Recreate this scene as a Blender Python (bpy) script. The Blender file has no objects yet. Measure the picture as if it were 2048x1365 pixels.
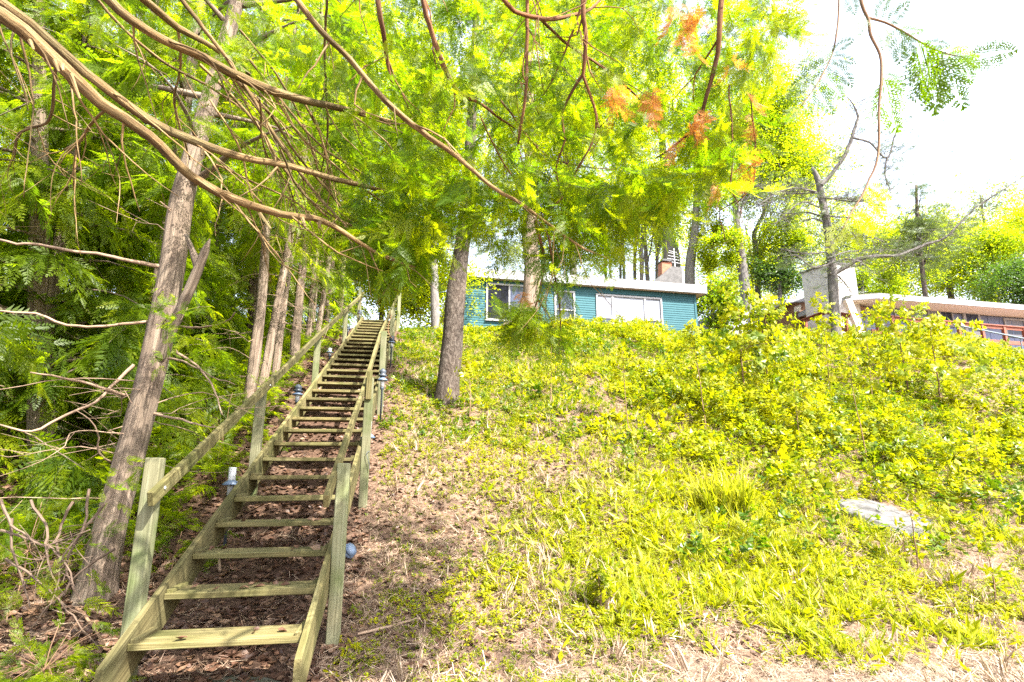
import bpy, math, random
import numpy as np
from mathutils import Vector

random.seed(7)
R = np.random.default_rng(11)
C = bpy.context.scene.collection
SC = bpy.context.scene

# ------------------------------------------------------------------ camera, sky, sun, exposure
FPX, PITCH = 1133.0, 0.22537
cam_d = bpy.data.cameras.new("camera")
cam = bpy.data.objects.new("camera", cam_d); C.objects.link(cam)
cam_d.sensor_width = 36.0; cam_d.lens = FPX / 2048 * 36
cam_d.clip_start = 0.05; cam_d.clip_end = 2000
cam.rotation_euler = (math.pi/2 + PITCH, 0, 0)
SC.camera = cam

SUN = np.array([0.50, -0.42, 0.76]); SUN = SUN/np.linalg.norm(SUN)
w = bpy.data.worlds.new("World"); SC.world = w; w.use_nodes = True
nt = w.node_tree; nt.nodes.clear()
sky = nt.nodes.new('ShaderNodeTexSky'); sky.sky_type = 'NISHITA'; sky.sun_disc = False
sky.sun_elevation = math.asin(SUN[2]); sky.sun_rotation = math.atan2(SUN[0], SUN[1])
sky.air_density = 1.0; sky.dust_density = 3.0; sky.ozone_density = 1.0
hs = nt.nodes.new('ShaderNodeHueSaturation'); hs.inputs['Saturation'].default_value = 0.55
bg = nt.nodes.new('ShaderNodeBackground'); bg.inputs[1].default_value = 0.15
wo = nt.nodes.new('ShaderNodeOutputWorld')
nt.links.new(sky.outputs[0], hs.inputs['Color']); nt.links.new(hs.outputs[0], bg.inputs[0]); nt.links.new(bg.outputs[0], wo.inputs[0])

sd = bpy.data.lights.new("sun", 'SUN'); sd.energy = 4.6; sd.angle = math.radians(0.5); sd.color = (1.0, 0.95, 0.86)
so = bpy.data.objects.new("sun", sd); C.objects.link(so)
so.rotation_euler = Vector(SUN).to_track_quat('Z', 'Y').to_euler()
SC.view_settings.view_transform = 'Standard'; SC.view_settings.look = 'None'
SC.view_settings.exposure = 2.45; SC.view_settings.gamma = 1.0; SC.view_settings.use_curve_mapping = False
SC.render.engine = 'CYCLES'
SC.cycles.max_bounces = 7; SC.cycles.diffuse_bounces = 4; SC.cycles.transmission_bounces = 5
SC.cycles.glossy_bounces = 2; SC.cycles.sample_clamp_indirect = 8.0
SC.cycles.use_denoising = False

# ------------------------------------------------------------------ pixel rays and the ground
cp, sp = math.cos(PITCH), math.sin(PITCH)
def ray(u, v):
    x = (u-1024)/FPX; y = (682.5-v)/FPX
    return np.array([x, cp - y*sp, sp + y*cp])
def P(u, v, Y):
    r = ray(u, v); return r*(Y/r[1])
def on_plane(u, v, p0, n):
    r = ray(u, v); return r*(np.dot(p0, n)/np.dot(r, n))
def at_z(u, v, z):
    r = ray(u, v); return r*(z/r[2])
AZ = -0.174235
DV = np.array([math.sin(AZ), math.cos(AZ), 0.0]); WV = np.array([math.cos(AZ), -math.sin(AZ), 0.0]); UP = np.array([0, 0, 1.0])
P0 = np.array([-2.12156, 3.42033, -0.93296]); RISE, RUN, SW = 0.178184, 0.429134, 0.92
GA = [-60, -4, 0.0, 0.75, 2.82, 5.24, 8.24, 12.2, 14.0, 18.5, 40, 400]
GZ = [-1.6, -1.38, -1.34, -1.22, -0.42, 0.90, 2.28, 3.92, 4.35, 4.85, 6.2, 14]
def ground(x, y):
    x = np.asarray(x, float); y = np.asarray(y, float)
    a = (x-P0[0])*DV[0] + (y-P0[1])*DV[1]
    z = (np.interp(a-.25, GA, GZ)+np.interp(a, GA, GZ)+np.interp(a+.25, GA, GZ)+np.interp(a-.5, GA, GZ)+np.interp(a+.5, GA, GZ))/5
    rough = np.clip((a-.2)/2, 0.25, 1)
    z = z + rough*(0.045*np.sin(2.1*x+1.3*y+.5)*np.sin(1.7*y-.8*x) + 0.022*np.sin(5.3*x+2)*np.sin(4.7*y+1.1*x))
    z = z + 0.18*np.sin(.55*x+.9)*np.clip((a-2)/5, 0, 1)*np.clip((np.abs(x+2.5)-1.2)/3, 0, 1)
    return z
def G(u, v):
    r = ray(u, v); t = np.linspace(1.5, 60, 6000)
    p = r[None]*t[:, None]; h = p[:, 2]-ground(p[:, 0], p[:, 1])
    k = np.argmax(h < 0)
    return p[k] if h[k] < 0 else p[-1]
def on_ground(x, y): return np.array([x, y, float(ground(x, y))])

# ------------------------------------------------------------------ mesh helpers
class MB:
    """collects faces with a texture coordinate and a tint per vertex and links them as ONE mesh"""
    def __init__(s): s.v = []; s.f = []; s.tc = []; s.ti = []; s.n = 0
    def add(s, v, faces, tc=None, tint=0.0):
        v = np.asarray(v, float)
        for f in (faces if isinstance(faces, list) else [faces]):
            s.f.append(np.asarray(f, np.int32) + s.n)
        s.v.append(v); s.tc.append(v if tc is None else np.asarray(tc, float))
        s.ti.append(np.broadcast_to(np.asarray(tint, float), (len(v),)))
        s.n += len(v)
    def build(s, name, mat, parent=None, smooth=False, origin=None):
        me = bpy.data.meshes.new(name)
        v = np.concatenate(s.v).astype(np.float32); tc = np.concatenate(s.tc).astype(np.float32); ti = np.concatenate(s.ti).astype(np.float32)
        if origin is None and parent is not None: origin = np.array(parent.get('org', (0, 0, 0)))
        if origin is not None: v = v - np.asarray(origin, np.float32)
        me.vertices.add(len(v)); me.vertices.foreach_set('co', np.ascontiguousarray(v, np.float32).ravel())
        loops = np.concatenate([f.ravel() for f in s.f]).astype(np.int32)
        sizes = np.concatenate([np.full(len(f), f.shape[1], np.int32) for f in s.f])
        starts = np.concatenate([[0], np.cumsum(sizes)[:-1]]).astype(np.int32)
        me.loops.add(len(loops)); me.loops.foreach_set('vertex_index', loops)
        me.polygons.add(len(sizes)); me.polygons.foreach_set('loop_start', starts)
        me.polygons.foreach_set('use_smooth', np.full(len(sizes), bool(smooth)))
        me.attributes.new('tc', 'FLOAT_VECTOR', 'POINT').data.foreach_set('vector', np.ascontiguousarray(tc).ravel())
        me.attributes.new('tint', 'FLOAT', 'POINT').data.foreach_set('value', np.ascontiguousarray(ti))
        me.update(calc_edges=True); me.validate()
        me.materials.append(mat)
        o = bpy.data.objects.new(name, me); C.objects.link(o)
        if parent is not None:
            o.parent = parent
            porg = np.array(parent.get('org', (0, 0, 0)))
            o.location = tuple(np.asarray(origin) - porg)
        elif origin is not None: o.location = tuple(origin)
        if origin is not None: o['org'] = [float(q) for q in origin]
        return o
def thing(name, loc, label, cat, group=None):
    o = bpy.data.objects.new(name, None); C.objects.link(o); o.empty_display_size = .2
    o.location = tuple(loc); o['org'] = [float(q) for q in loc]
    return tag(o, label, cat, group)
def tag(o, label=None, cat=None, group=None, kind=None):
    if label: o['label'] = label
    if cat: o['category'] = cat
    if group: o['group'] = group
    if kind: o['kind'] = kind
    return o

BOXF = np.array([[0, 3, 2, 1], [4, 5, 6, 7], [0, 1, 5, 4], [1, 2, 6, 5], [2, 3, 7, 6], [3, 0, 4, 7]])
def box(m, c, ax, ay, az, hx, hy, hz, bev=0.004, tint=None, long=None):
    """oriented board, chamfered along its edges; grain runs along its longest side"""
    c, ax, ay, az = [np.asarray(q, float) for q in (c, ax, ay, az)]
    h = np.array([hx, hy, hz]); b = min(bev, *(h*.45))
    loc = []; 
    for i in range(3):
        for sx in (-1, 1):
            for sy in (-1, 1):
                for sz in (-1, 1):
                    q = np.array([sx, sy, sz], float)*h
                    for j in range(3):
                        if j != i: q[j] -= np.sign(q[j])*b
                    loc.append(q)
    loc = np.array(loc); idx = lambda i, sx, sy, sz: i*8 + (sx > 0)*4 + (sy > 0)*2 + (sz > 0)
    quads = []; tris = []
    for i in range(3):
        j, k = (i+1) % 3, (i+2) % 3
        for sg in (-1, 1):
            f = []
            for sj, sk in ((-1, -1), (1, -1), (1, 1), (-1, 1)):
                q = [0, 0, 0]; q[i] = sg; q[j] = sj; q[k] = sk; f.append(idx(i, *q))
            quads.append(f if sg > 0 else f[::-1])
        for sj in (-1, 1):
            for sk in (-1, 1):
                q1 = [0, 0, 0]; q1[j] = sj; q1[k] = sk
                a, e = q1.copy(), q1.copy(); a[i] = -1; e[i] = 1
                f = [idx(j, *a), idx(j, *e), idx(k, *e), idx(k, *a)]
                quads.append(f if sj*sk > 0 else f[::-1])
    for sx in (-1, 1):
        for sy in (-1, 1):
            for sz in (-1, 1):
                f = [idx(i, sx, sy, sz) for i in range(3)]
                tris.append(f if sx*sy*sz > 0 else f[::-1])
    v = c + loc[:, :1]*ax + loc[:, 1:2]*ay + loc[:, 2:]*az
    order = np.argsort(h); tcl = loc[:, order] + R.uniform(-20, 20, 3)
    m.add(v, [np.array(quads), np.array(tris)], tcl, R.random() if tint is None else tint)
def beam(m, a, b, side, hw, hh, bev=.004, tint=None):
    a, b, side = [np.asarray(q, float) for q in (a, b, side)]
    ax = b-a; L = np.linalg.norm(ax); ax = ax/L
    side = side - ax*np.dot(side, ax); side /= np.linalg.norm(side)
    box(m, (a+b)/2, ax, side, np.cross(ax, side), L/2, hw, hh, bev, tint)
def prism(m, poly, ex, tint=0.5):
    """polygon (n,3) extruded by the vector ex"""
    poly = np.asarray(poly, float); n = len(poly); v = np.concatenate([poly, poly+np.asarray(ex, float)])
    m.add(v, [np.array([list(range(n))[::-1]]), np.array([list(range(n, 2*n))]),
              np.array([[i, (i+1) % n, n+(i+1) % n, n+i] for i in range(n)])], None, tint)
def spline(pts, rad, step):
    pts = np.asarray(pts, float); rad = np.asarray(rad, float)
    q = np.concatenate([[2*pts[0]-pts[1]], pts, [2*pts[-1]-pts[-2]]]); out = []; ro = []
    for i in range(len(pts)-1):
        L = np.linalg.norm(pts[i+1]-pts[i]); n = max(1, int(L/step))
        for k in range(n):
            t = k/n; a, b, c, d = q[i:i+4]
            out.append(.5*((2*b)+(-a+c)*t+(2*a-5*b+4*c-d)*t*t+(-a+3*b-3*c+d)*t**3)); ro.append(rad[i]*(1-t)+rad[i+1]*t)
    out.append(pts[-1]); ro.append(rad[-1])
    return np.array(out), np.array(ro)
def tube(m, pts, rad, sides=8, step=.12, rough=0.0, tint=None, flare=0, wig=0.0):
    pts, rad = spline(pts, rad, step); n = len(pts)
    if wig and n > 3:
        off = np.cumsum(R.normal(0, wig, (n, 3)), 0); off -= np.linspace(0, 1, n)[:, None]*off[-1]; pts = pts+off
    T = np.gradient(pts, axis=0); T /= np.linalg.norm(T, axis=1)[:, None]+1e-9
    N = np.cross(T[0], [0.3, 1, .2]); N /= np.linalg.norm(N); Ns = []
    for i in range(n):
        N = N - T[i]*np.dot(N, T[i]); N /= np.linalg.norm(N)+1e-9; Ns.append(N)
    Ns = np.array(Ns); B = np.cross(T, Ns)
    ang = np.linspace(0, 2*np.pi, sides, endpoint=False); L = np.concatenate([[0], np.cumsum(np.linalg.norm(np.diff(pts, axis=0), axis=1))])
    ph = R.uniform(0, 6, 5)
    rr = rad[:, None]*(1 + rough*(np.sin(3*ang[None]+ph[0]+.8*L[:, None]/.5)*.5 + np.sin(5*ang[None]+ph[1]-1.1*L[:, None]/.6)*.35 + np.sin(L[:, None]/.17+ph[2]+2*ang[None])*.3 + np.sin(8*ang[None]+ph[3]+.3*L[:, None])*.25))
    if flare:
        fl = np.exp(-L/(.9*rad[0]+.08)); rr = rr*(1+fl[:, None]*flare*(.6+.5*np.sin(4*ang[None]+ph[4])+.3*np.sin(7*ang[None]+ph[0])))
    v = pts[:, None] + rr[..., None]*(np.cos(ang)[None, :, None]*Ns[:, None] + np.sin(ang)[None, :, None]*B[:, None])
    o = R.uniform(-30, 30, 3)
    tc = np.stack([np.cos(ang)[None]*rad[:, None]+o[0], np.sin(ang)[None]*rad[:, None]+o[1], np.broadcast_to(L[:, None], rr.shape)+o[2]], -1)
    i = np.arange(n-1)[:, None]*sides; j = np.arange(sides)[None]; j2 = (j+1) % sides
    f = np.stack([i+j, i+j2, i+sides+j2, i+sides+j], -1).reshape(-1, 4)
    m.add(v.reshape(-1, 3), [f, np.array([[(n-1)*sides+k for k in range(sides)]])], tc.reshape(-1, 3), R.random() if tint is None else tint)
    return pts, rad
def lathe(m, c, prof, n=20, tint=.5):
    ang = np.linspace(0, 2*np.pi, n, endpoint=False); prof = np.asarray(prof, float); k = len(prof)
    v = np.stack([prof[:, :1]*np.cos(ang), prof[:, :1]*np.sin(ang), np.broadcast_to(prof[:, 1:], (k, n))], -1) + np.asarray(c, float)
    i = np.arange(k-1)[:, None]*n; j = np.arange(n)[None]; j2 = (j+1) % n
    m.add(v.reshape(-1, 3), [np.stack([i+j, i+j2, i+n+j2, i+n+j], -1).reshape(-1, 4), np.array([list(range(n))[::-1]]), np.array([[(k-1)*n+q for q in range(n)]])], None, tint)
def frames(d, roll=None):
    """orthonormal frames (N,3,3), column 0 along d, rolled at random about d"""
    d = d/np.linalg.norm(d, axis=1)[:, None]; up = np.where(np.abs(d[:, 2:]) > .95, [[1., 0, 0]], [[0, 0, 1.]])
    s = np.cross(up, d); s /= np.linalg.norm(s, axis=1)[:, None]; n = np.cross(d, s)
    if roll is None: roll = R.uniform(0, 2*np.pi, len(d))
    c, q = np.cos(roll)[:, None], np.sin(roll)[:, None]
    return np.stack([d, s*c+n*q, n*c-s*q], -1)
def scatter(m, tmpl, pos, F, scale, tint):
    """merges copies of leaf-sprays into one crown; tmpl = list of (verts, quads, tint)"""
    pos = np.asarray(pos, float); scale = np.broadcast_to(scale, (len(pos),)); tint = np.broadcast_to(tint, (len(pos),))
    which = R.integers(0, len(tmpl), len(pos))
    for k, (tv, tf, tt) in enumerate(tmpl):
        s = which == k; n = int(s.sum())
        if not n: continue
        v = np.einsum('nij,vj->nvi', F[s], tv)*scale[s][:, None, None] + pos[s][:, None]
        f = (tf[None]+np.arange(n)[:, None, None]*len(tv)).reshape(-1, tf.shape[1])
        m.add(v.reshape(-1, 3), f, None, (tint[s][:, None]+tt[None]).reshape(-1))

# ------------------------------------------------------------------ materials
def node_mat(name):
    m = bpy.data.materials.new(name); m.use_nodes = True; t = m.node_tree; t.nodes.clear()
    out = t.nodes.new('ShaderNodeOutputMaterial'); return m, t, out
def N(t, k, **kw):
    n = t.nodes.new(k)
    for a, b in kw.items():
        if a in ('attribute_name', 'blend_type', 'data_type', 'operation', 'noise_dimensions', 'wave_type', 'feature', 'distance'): setattr(n, a, b)
        else: n.inputs[a.replace('_', ' ')].default_value = b
    return n
def ramp(t, stops):
    n = t.nodes.new('ShaderNodeValToRGB'); e = n.color_ramp.elements
    while len(e) < len(stops): e.new(.5)
    for q, (p, c) in zip(e, stops): q.position = p; q.color = (*c, 1)
    return n
def leaf_mat(name, stops, trans=.45, tgain=1.7, gloss=.05, rough=.45):
    """thin leaves: reflect and let light through; colour by the leaf's own tint"""
    m, t, out = node_mat(name); L = t.links.new
    a = N(t, 'ShaderNodeAttribute', attribute_name='tint'); r = ramp(t, stops); L(a.outputs['Fac'], r.inputs[0])
    d = N(t, 'ShaderNodeBsdfDiffuse'); L(r.outputs[0], d.inputs[0])
    g = N(t, 'ShaderNodeVectorMath', operation='MULTIPLY'); L(r.outputs[0], g.inputs[0]); g.inputs[1].default_value = (tgain*1.04, tgain, tgain*.45)
    tr = N(t, 'ShaderNodeBsdfTranslucent'); L(g.outputs[0], tr.inputs[0])
    mx = N(t, 'ShaderNodeMixShader', Fac=trans); L(d.outputs[0], mx.inputs[1]); L(tr.outputs[0], mx.inputs[2])
    gl = N(t, 'ShaderNodeBsdfGlossy', Roughness=rough); mx2 = N(t, 'ShaderNodeMixShader', Fac=gloss)
    L(mx.outputs[0], mx2.inputs[1]); L(gl.outputs[0], mx2.inputs[2]); L(mx2.outputs[0], out.inputs[0]); return m
def grain_mat(name, cols, tintcols=None, scale=(60, 60, 3), bump=.3, rough=.85, fine=0.5, spots=None, dist=.004):
    """wood or bark: noise stretched along the piece"""
    m, t, out = node_mat(name); L = t.links.new
    a = N(t, 'ShaderNodeAttribute', attribute_name='tc'); mp = N(t, 'ShaderNodeMapping'); mp.inputs['Scale'].default_value = scale
    L(a.outputs['Vector'], mp.inputs[0]); n1 = N(t, 'ShaderNodeTexNoise', Scale=1.0, Detail=6.0, Roughness=.65, Distortion=.6); L(mp.outputs[0], n1.inputs['Vector'])
    r = ramp(t, cols); L(n1.outputs['Fac'], r.inputs[0]); col = r.outputs[0]
    n2 = N(t, 'ShaderNodeTexNoise', Scale=2.3, Detail=4.0, Roughness=.6); L(a.outputs['Vector'], n2.inputs['Vector'])
    if tintcols:
        r2 = ramp(t, tintcols); L(n2.outputs['Fac'], r2.inputs[0])
        mx = N(t, 'ShaderNodeMix', data_type='RGBA', blend_type='MULTIPLY'); mx.inputs[0].default_value = 1.0
        L(col, mx.inputs[6]); L(r2.outputs[0], mx.inputs[7]); col = mx.outputs[2]
    ti = N(t, 'ShaderNodeAttribute', attribute_name='tint'); mr = N(t, 'ShaderNodeMapRange'); mr.inputs[3].default_value = .72; mr.inputs[4].default_value = 1.2
    L(ti.outputs['Fac'], mr.inputs[0]); vm = N(t, 'ShaderNodeVectorMath', operation='SCALE'); L(col, vm.inputs[0]); L(mr.outputs[0], vm.inputs['Scale'])
    b = N(t, 'ShaderNodeBsdfPrincipled', Roughness=rough); b.inputs['Specular IOR Level'].default_value = .25
    L(vm.outputs[0], b.inputs['Base Color'])
    bp = N(t, 'ShaderNodeBump', Strength=bump, Distance=dist*3); L(n1.outputs['Fac'], bp.inputs['Height']); L(bp.outputs[0], b.inputs['Normal'])
    L(b.outputs[0], out.inputs[0]); return m
def plain_mat(name, c1, c2=None, scale=6., rough=.6, bump=0.1, metallic=0., spec=.4, stretch=(1, 1, 1), dist=.01):
    m, t, out = node_mat(name); L = t.links.new
    a = N(t, 'ShaderNodeAttribute', attribute_name='tc'); mp = N(t, 'ShaderNodeMapping'); mp.inputs['Scale'].default_value = stretch; L(a.outputs['Vector'], mp.inputs[0])
    n = N(t, 'ShaderNodeTexNoise', Scale=scale, Detail=5.0, Roughness=.65); L(mp.outputs[0], n.inputs['Vector'])
    r = ramp(t, [(.3, c1), (.7, c2 or c1)]); L(n.outputs['Fac'], r.inputs[0])
    b = N(t, 'ShaderNodeBsdfPrincipled', Roughness=rough, Metallic=metallic); b.inputs['Specular IOR Level'].default_value = spec
    L(r.outputs[0], b.inputs['Base Color'])
    if bump:
        bp = N(t, 'ShaderNodeBump', Strength=bump, Distance=dist); L(n.outputs['Fac'], bp.inputs['Height']); L(bp.outputs[0], b.inputs['Normal'])
    L(b.outputs[0], out.inputs[0]); return m

M = {}
M['cedar'] = leaf_mat('cedar_leaf', [(0, (.030, .062, .002)), (.4, (.070, .120, .002)), (.75, (.135, .172, .002)), (1, (.185, .215, .003))], .64, 2.9, .012)
M['cedar_far'] = leaf_mat('cedar_leaf_deep', [(0, (.042, .076, .003)), (.5, (.092, .132, .003)), (.85, (.15, .175, .003)), (1, (.195, .20, .004))], .62, 3.0, .012)
M['dead'] = leaf_mat('dead_cedar_leaf', [(0, (.26, .09, .014)), (1, (.46, .21, .05))], .5, 1.8, .02)
M['maple'] = leaf_mat('maple_leaf', [(0, (.065, .12, .004)), (.5, (.14, .185, .004)), (1, (.215, .245, .005))], .6, 2.7, .015)
M['darkleaf'] = leaf_mat('dark_leaf', [(0, (.025, .07, .012)), (1, (.07, .13, .012))], .45, 1.7, .05)
M['pine'] = leaf_mat('pine_needle', [(0, (.05, .085, .04)), (1, (.11, .15, .05))], .3, 1.4, .05)
M['weed'] = leaf_mat('weed_leaf', [(0, (.034, .078, .003)), (.45, (.125, .165, .003)), (1, (.29, .28, .004))], .46, 2.0, .02, .4)
M['grass'] = leaf_mat('grass_blade', [(0, (.09, .14, .004)), (.6, (.185, .215, .005)), (1, (.31, .30, .03))], .5, 2.1, .02, .4)
M['litter'] = leaf_mat('fallen_leaf', [(0, (.045, .022, .014)), (.5, (.105, .055, .034)), (1, (.22, .14, .085))], .12, 1.2, .03)
M['straw'] = leaf_mat('dry_straw', [(0, (.085, .048, .032)), (.5, (.185, .120, .082)), (1, (.33, .25, .18))], .12, 1.1, .04)
M['wood'] = grain_mat('treated_wood', [(.25, (.045, .036, .015)), (.5, (.115, .095, .042)), (.75, (.205, .18, .10))], [(.32, (.50, .58, .34)), (.52, (.9, .92, .8)), (.72, (1.15, 1.1, .95))], (70, 60, 2.2), .35)
M['post'] = grain_mat('weathered_post_wood', [(.25, (.085, .078, .042)), (.5, (.16, .15, .09)), (.75, (.235, .225, .15))], [(.32, (.55, .72, .42)), (.52, (.95, 1, .95)), (.75, (1.1, 1.05, 1.0))], (60, 50, 1.6), .35)
M['cedarbark'] = grain_mat('cedar_bark', [(.28, (.055, .038, .029)), (.5, (.16, .122, .095)), (.72, (.28, .225, .18))], [(.3, (.85, .85, .8)), (.7, (1.05, 1.0, .95))], (38, 38, 1.6), 1.0, .95, dist=.012)
M['limbbark'] = grain_mat('limb_bark', [(.30, (.055, .032, .014)), (.48, (.19, .128, .058)), (.70, (.35, .265, .145))], [(.35, (.55, .58, .5)), (.6, (1.1, 1.0, .9))], (75, 75, 5), 1.0, .9, dist=.006)
M['redlimb'] = grain_mat('red_limb_bark', [(.3, (.05, .022, .010)), (.5, (.15, .072, .032)), (.72, (.28, .165, .085))], [(.35, (.6, .6, .6)), (.6, (1.1, 1.0, .9))], (75, 75, 5), .8, .9, dist=.005)
M['twig'] = grain_mat('twig_bark', [(.3, (.10, .052, .03)), (.7, (.24, .15, .09))], None, (60, 60, 8), .2, .9)
M['deadtwig'] = grain_mat('dead_twig_bark', [(.3, (.12, .075, .05)), (.7, (.28, .20, .14))], None, (60, 60, 8), .2, .9)
M['pinebark'] = grain_mat('pine_bark', [(.32, (.025, .017, .013)), (.5, (.075, .058, .047)), (.68, (.155, .13, .11))], [(.3, (.85, .85, .85)), (.7, (1.05, 1, .95))], (26, 26, 13), 1.0, .95, dist=.014)
M['greybark'] = grain_mat('grey_bark', [(.3, (.07, .062, .058)), (.7, (.17, .155, .145))], None, (12, 12, 4), .7, .95, dist=.02)

# ------------------------------------------------------------------ leaf spray templates (flat along +X, side +-Y, normal +Z)
def diamond(a, d, L, wd, nz, fold=0.0):
    d = np.asarray(d, float); d = d/np.linalg.norm(d); s = np.cross(nz, d)
    return [a, a+d*L*.45+s*wd/2+np.array(nz)*fold, a+d*L, a+d*L*.45-s*wd/2+np.array(nz)*fold]
def frond(nl, sub=0, wide=.055, seed=0, curve=.25, ratio=.42):
    """a cedar spray: midrib with alternate leaflets, optionally leaflets of their own"""
    g = np.random.default_rng(seed); Q = []; nz = np.array([0, 0, 1.])
    mid = lambda t: np.array([t, .05*math.sin(3*t+seed), -curve*t*t])
    for k in range(3):
        a, b = mid(k/3), mid((k+1)/3); s = np.array([0, .008*(1-k/4), 0]); Q.append([a-s, b-s*.8, b+s*.8, a+s])
    for k in range(nl):
        t = .06+.92*k/(nl-1); env = (1-t)**.75*min(1, .45+t*2.2)+.1
        for sgn in (-1, 1):
            L = ratio*env*g.uniform(.8, 1.15); th = math.radians(g.uniform(38, 52))
            d = np.array([math.cos(th), sgn*math.sin(th), -curve*t*1.2+g.uniform(-.12, .06)])
            a = mid(min(1, t+g.uniform(-.02, .02)))
            if sub and L > .1:
                Q.append(diamond(a, d, L, wide*.45, nz))
                for j in range(sub):
                    tj = .2+.75*j/sub
                    for s2 in (-1, 1):
                        th2 = th+s2*math.radians(40); d2 = np.array([math.cos(th2), sgn*math.sin(th2), d[2]])
                        Q.append(diamond(a+d/np.linalg.norm(d)*L*tj, d2, L*.38*(1-tj*.6), wide*.5, nz))
            else: Q.append(diamond(a, d, L, wide, nz))
    Q.append(diamond(mid(.93), [1, 0, -2*curve], .12, wide, nz))
    return np.array(Q)
def as_tmpl(Q, tint=0.):
    n = len(Q); return (Q.reshape(-1, 3), np.arange(n*4).reshape(-1, 4), np.broadcast_to(np.asarray(tint, float), (n,)).repeat(4))
def bough(nf, nl, sub=0, seed=0, wide=.06, fl=.42, droop=.35, alt=0.5):
    """a branchlet carrying many sprays in one drooping plane"""
    g = np.random.default_rng(seed+100); out = []; tt = []
    fr = [frond(nl, sub, wide, seed*7+i, .2) for i in range(3)]
    ax = lambda t: np.array([t, .07*math.sin(2.5*t+seed), -droop*t*t])
    for k in range(4):
        a, b = ax(k/4), ax((k+1)/4); s = np.array([0, .006*(1-k/5), 0]); out.append(np.array([[a-s, b-s, b+s, a+s]])); tt.append([-.3])
    for k in range(nf):
        t = .12+.88*k/(nf-1); sgn = 1 if k % 2 else -1
        if k == nf-1: th = 0
        else: th = sgn*math.radians(g.uniform(28, 62))
        L = fl*(1.05-.55*t)*g.uniform(.75, 1.2); tw = g.normal(0, .35); pt = -2*droop*t*.6+g.normal(-.12, .22)
        d = np.array([math.cos(th), math.sin(th), pt]); F = frames(d[None], np.array([tw]))[0]
        q = fr[k % 3] @ F.T * L + ax(t); out.append(q); tt.append([g.normal(0, .09)]*len(q))
    return as_tmpl(np.concatenate(out), np.concatenate(tt))
NEAR = [bough(15, 8, 2, s, .092, .42, .40) for s in range(7)]
HERO = [bough(13, 9, 4, s+20, .06, .42, .25) for s in range(3)]
FAR = [bough(12, 8, 0, s+40, .085, .45, .35) for s in range(6)]
def leaf_clump(n, size, seed, spread=1.0, flat=.5):
    g = np.random.default_rng(seed+500); Q = []; tt = []
    for k in range(n):
        a = g.normal(0, .35, 3)*spread; d = g.normal(0, 1, 3); d[2] = d[2]*.4-.25; d /= np.linalg.norm(d)
        nz = np.array([g.normal(0, .5), g.normal(0, .5), 1.]); nz -= d*np.dot(nz, d); nz /= np.linalg.norm(nz)
        Q.append(diamond(a, d, size*g.uniform(.7, 1.25), size*.7*g.uniform(.8, 1.1), nz, -size*.06)); tt.append(g.normal(0, .14))
    return as_tmpl(np.array(Q), np.array(tt))
CLUMP = [leaf_clump(17, .23, s) for s in range(6)]
def needle_clump(n, seed):
    g = np.random.default_rng(seed+700); Q = []
    for k in range(n):
        t = g.random(); a = np.array([t, 0, -.1*t]); d = np.array([.6, g.normal(0, .8), g.normal(0, .5)]); Q.append(diamond(a, d, .3, .03, np.array([0, 0, 1.])))
    Q.append(np.array([[0, -.012, 0], [1, -.008, -.1], [1, .008, -.1], [0, .012, 0]])); return as_tmpl(np.array(Q), g.normal(0, .1, len(Q)))
NEEDLE = [needle_clump(34, s) for s in range(4)]
def in_poly(px, py, poly):
    poly = np.asarray(poly, float); ins = np.zeros(len(px), bool); j = len(poly)-1
    for i in range(len(poly)):
        xi, yi = poly[i]; xj, yj = poly[j]
        c = ((yi > py) != (yj > py)) & (px < (xj-xi)*(py-yi)/(yj-yi+1e-9)+xi); ins ^= c; j = i
    return ins
def unproject(u, v, Y):
    x = (u-1024)/FPX; y = (682.5-v)/FPX; ry = cp-y*sp; k = Y/ry
    return np.stack([x*k, Y, (sp+y*cp)*k], -1)
def rand_poly(poly, n, Y0, Y1):
    poly = np.asarray(poly, float); lo, hi = poly.min(0), poly.max(0); out = []
    while sum(len(q) for q in out) < n:
        u = R.uniform(lo[0], hi[0], n*2); v = R.uniform(lo[1], hi[1], n*2); s = in_poly(u, v, poly); out.append(np.stack([u[s], v[s]], -1))
    q = np.concatenate(out)[:n]; return unproject(q[:, 0], q[:, 1], R.uniform(Y0, Y1, n))
def hang(n, out=.6, dn=(-1.0, -.25)):
    th = R.uniform(0, 2*np.pi, n); return np.stack([np.cos(th)*out, np.sin(th)*out, R.uniform(*dn, n)], -1)

# ------------------------------------------------------------------ terrain
def grid_axis(lo, hi, fine_lo, fine_hi, n):
    f = np.linspace(fine_lo, fine_hi, n); k = np.linspace(0, 1, 26)[1:]**2.2
    return np.concatenate([(fine_lo-k*(fine_lo-lo))[::-1], f, fine_hi+k*(hi-fine_hi)])
gx = grid_axis(-320, 340, -9, 13, 300); gy = grid_axis(-60, 420, 1.2, 22, 290)
X, Y = np.meshgrid(gx, gy); Z = ground(X, Y)
nzs = sum(a*np.sin(X*f+p)*np.sin(Y*f*1.13+p*2) for a, f, p in ((.012, 9.1, .3), (.010, 14.7, 1.9), (.006, 23., 4.)))
Z = Z + nzs*((X > -9) & (X < 13) & (Y > 1.2) & (Y < 22))
m = MB(); nx = len(gx); i = np.arange(len(gy)-1)[:, None]*nx; j = np.arange(nx-1)[None]
m.add(np.stack([X, Y, Z], -1).reshape(-1, 3), np.stack([i+j, i+j+1, i+nx+j+1, i+nx+j], -1).reshape(-1, 4))
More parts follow.
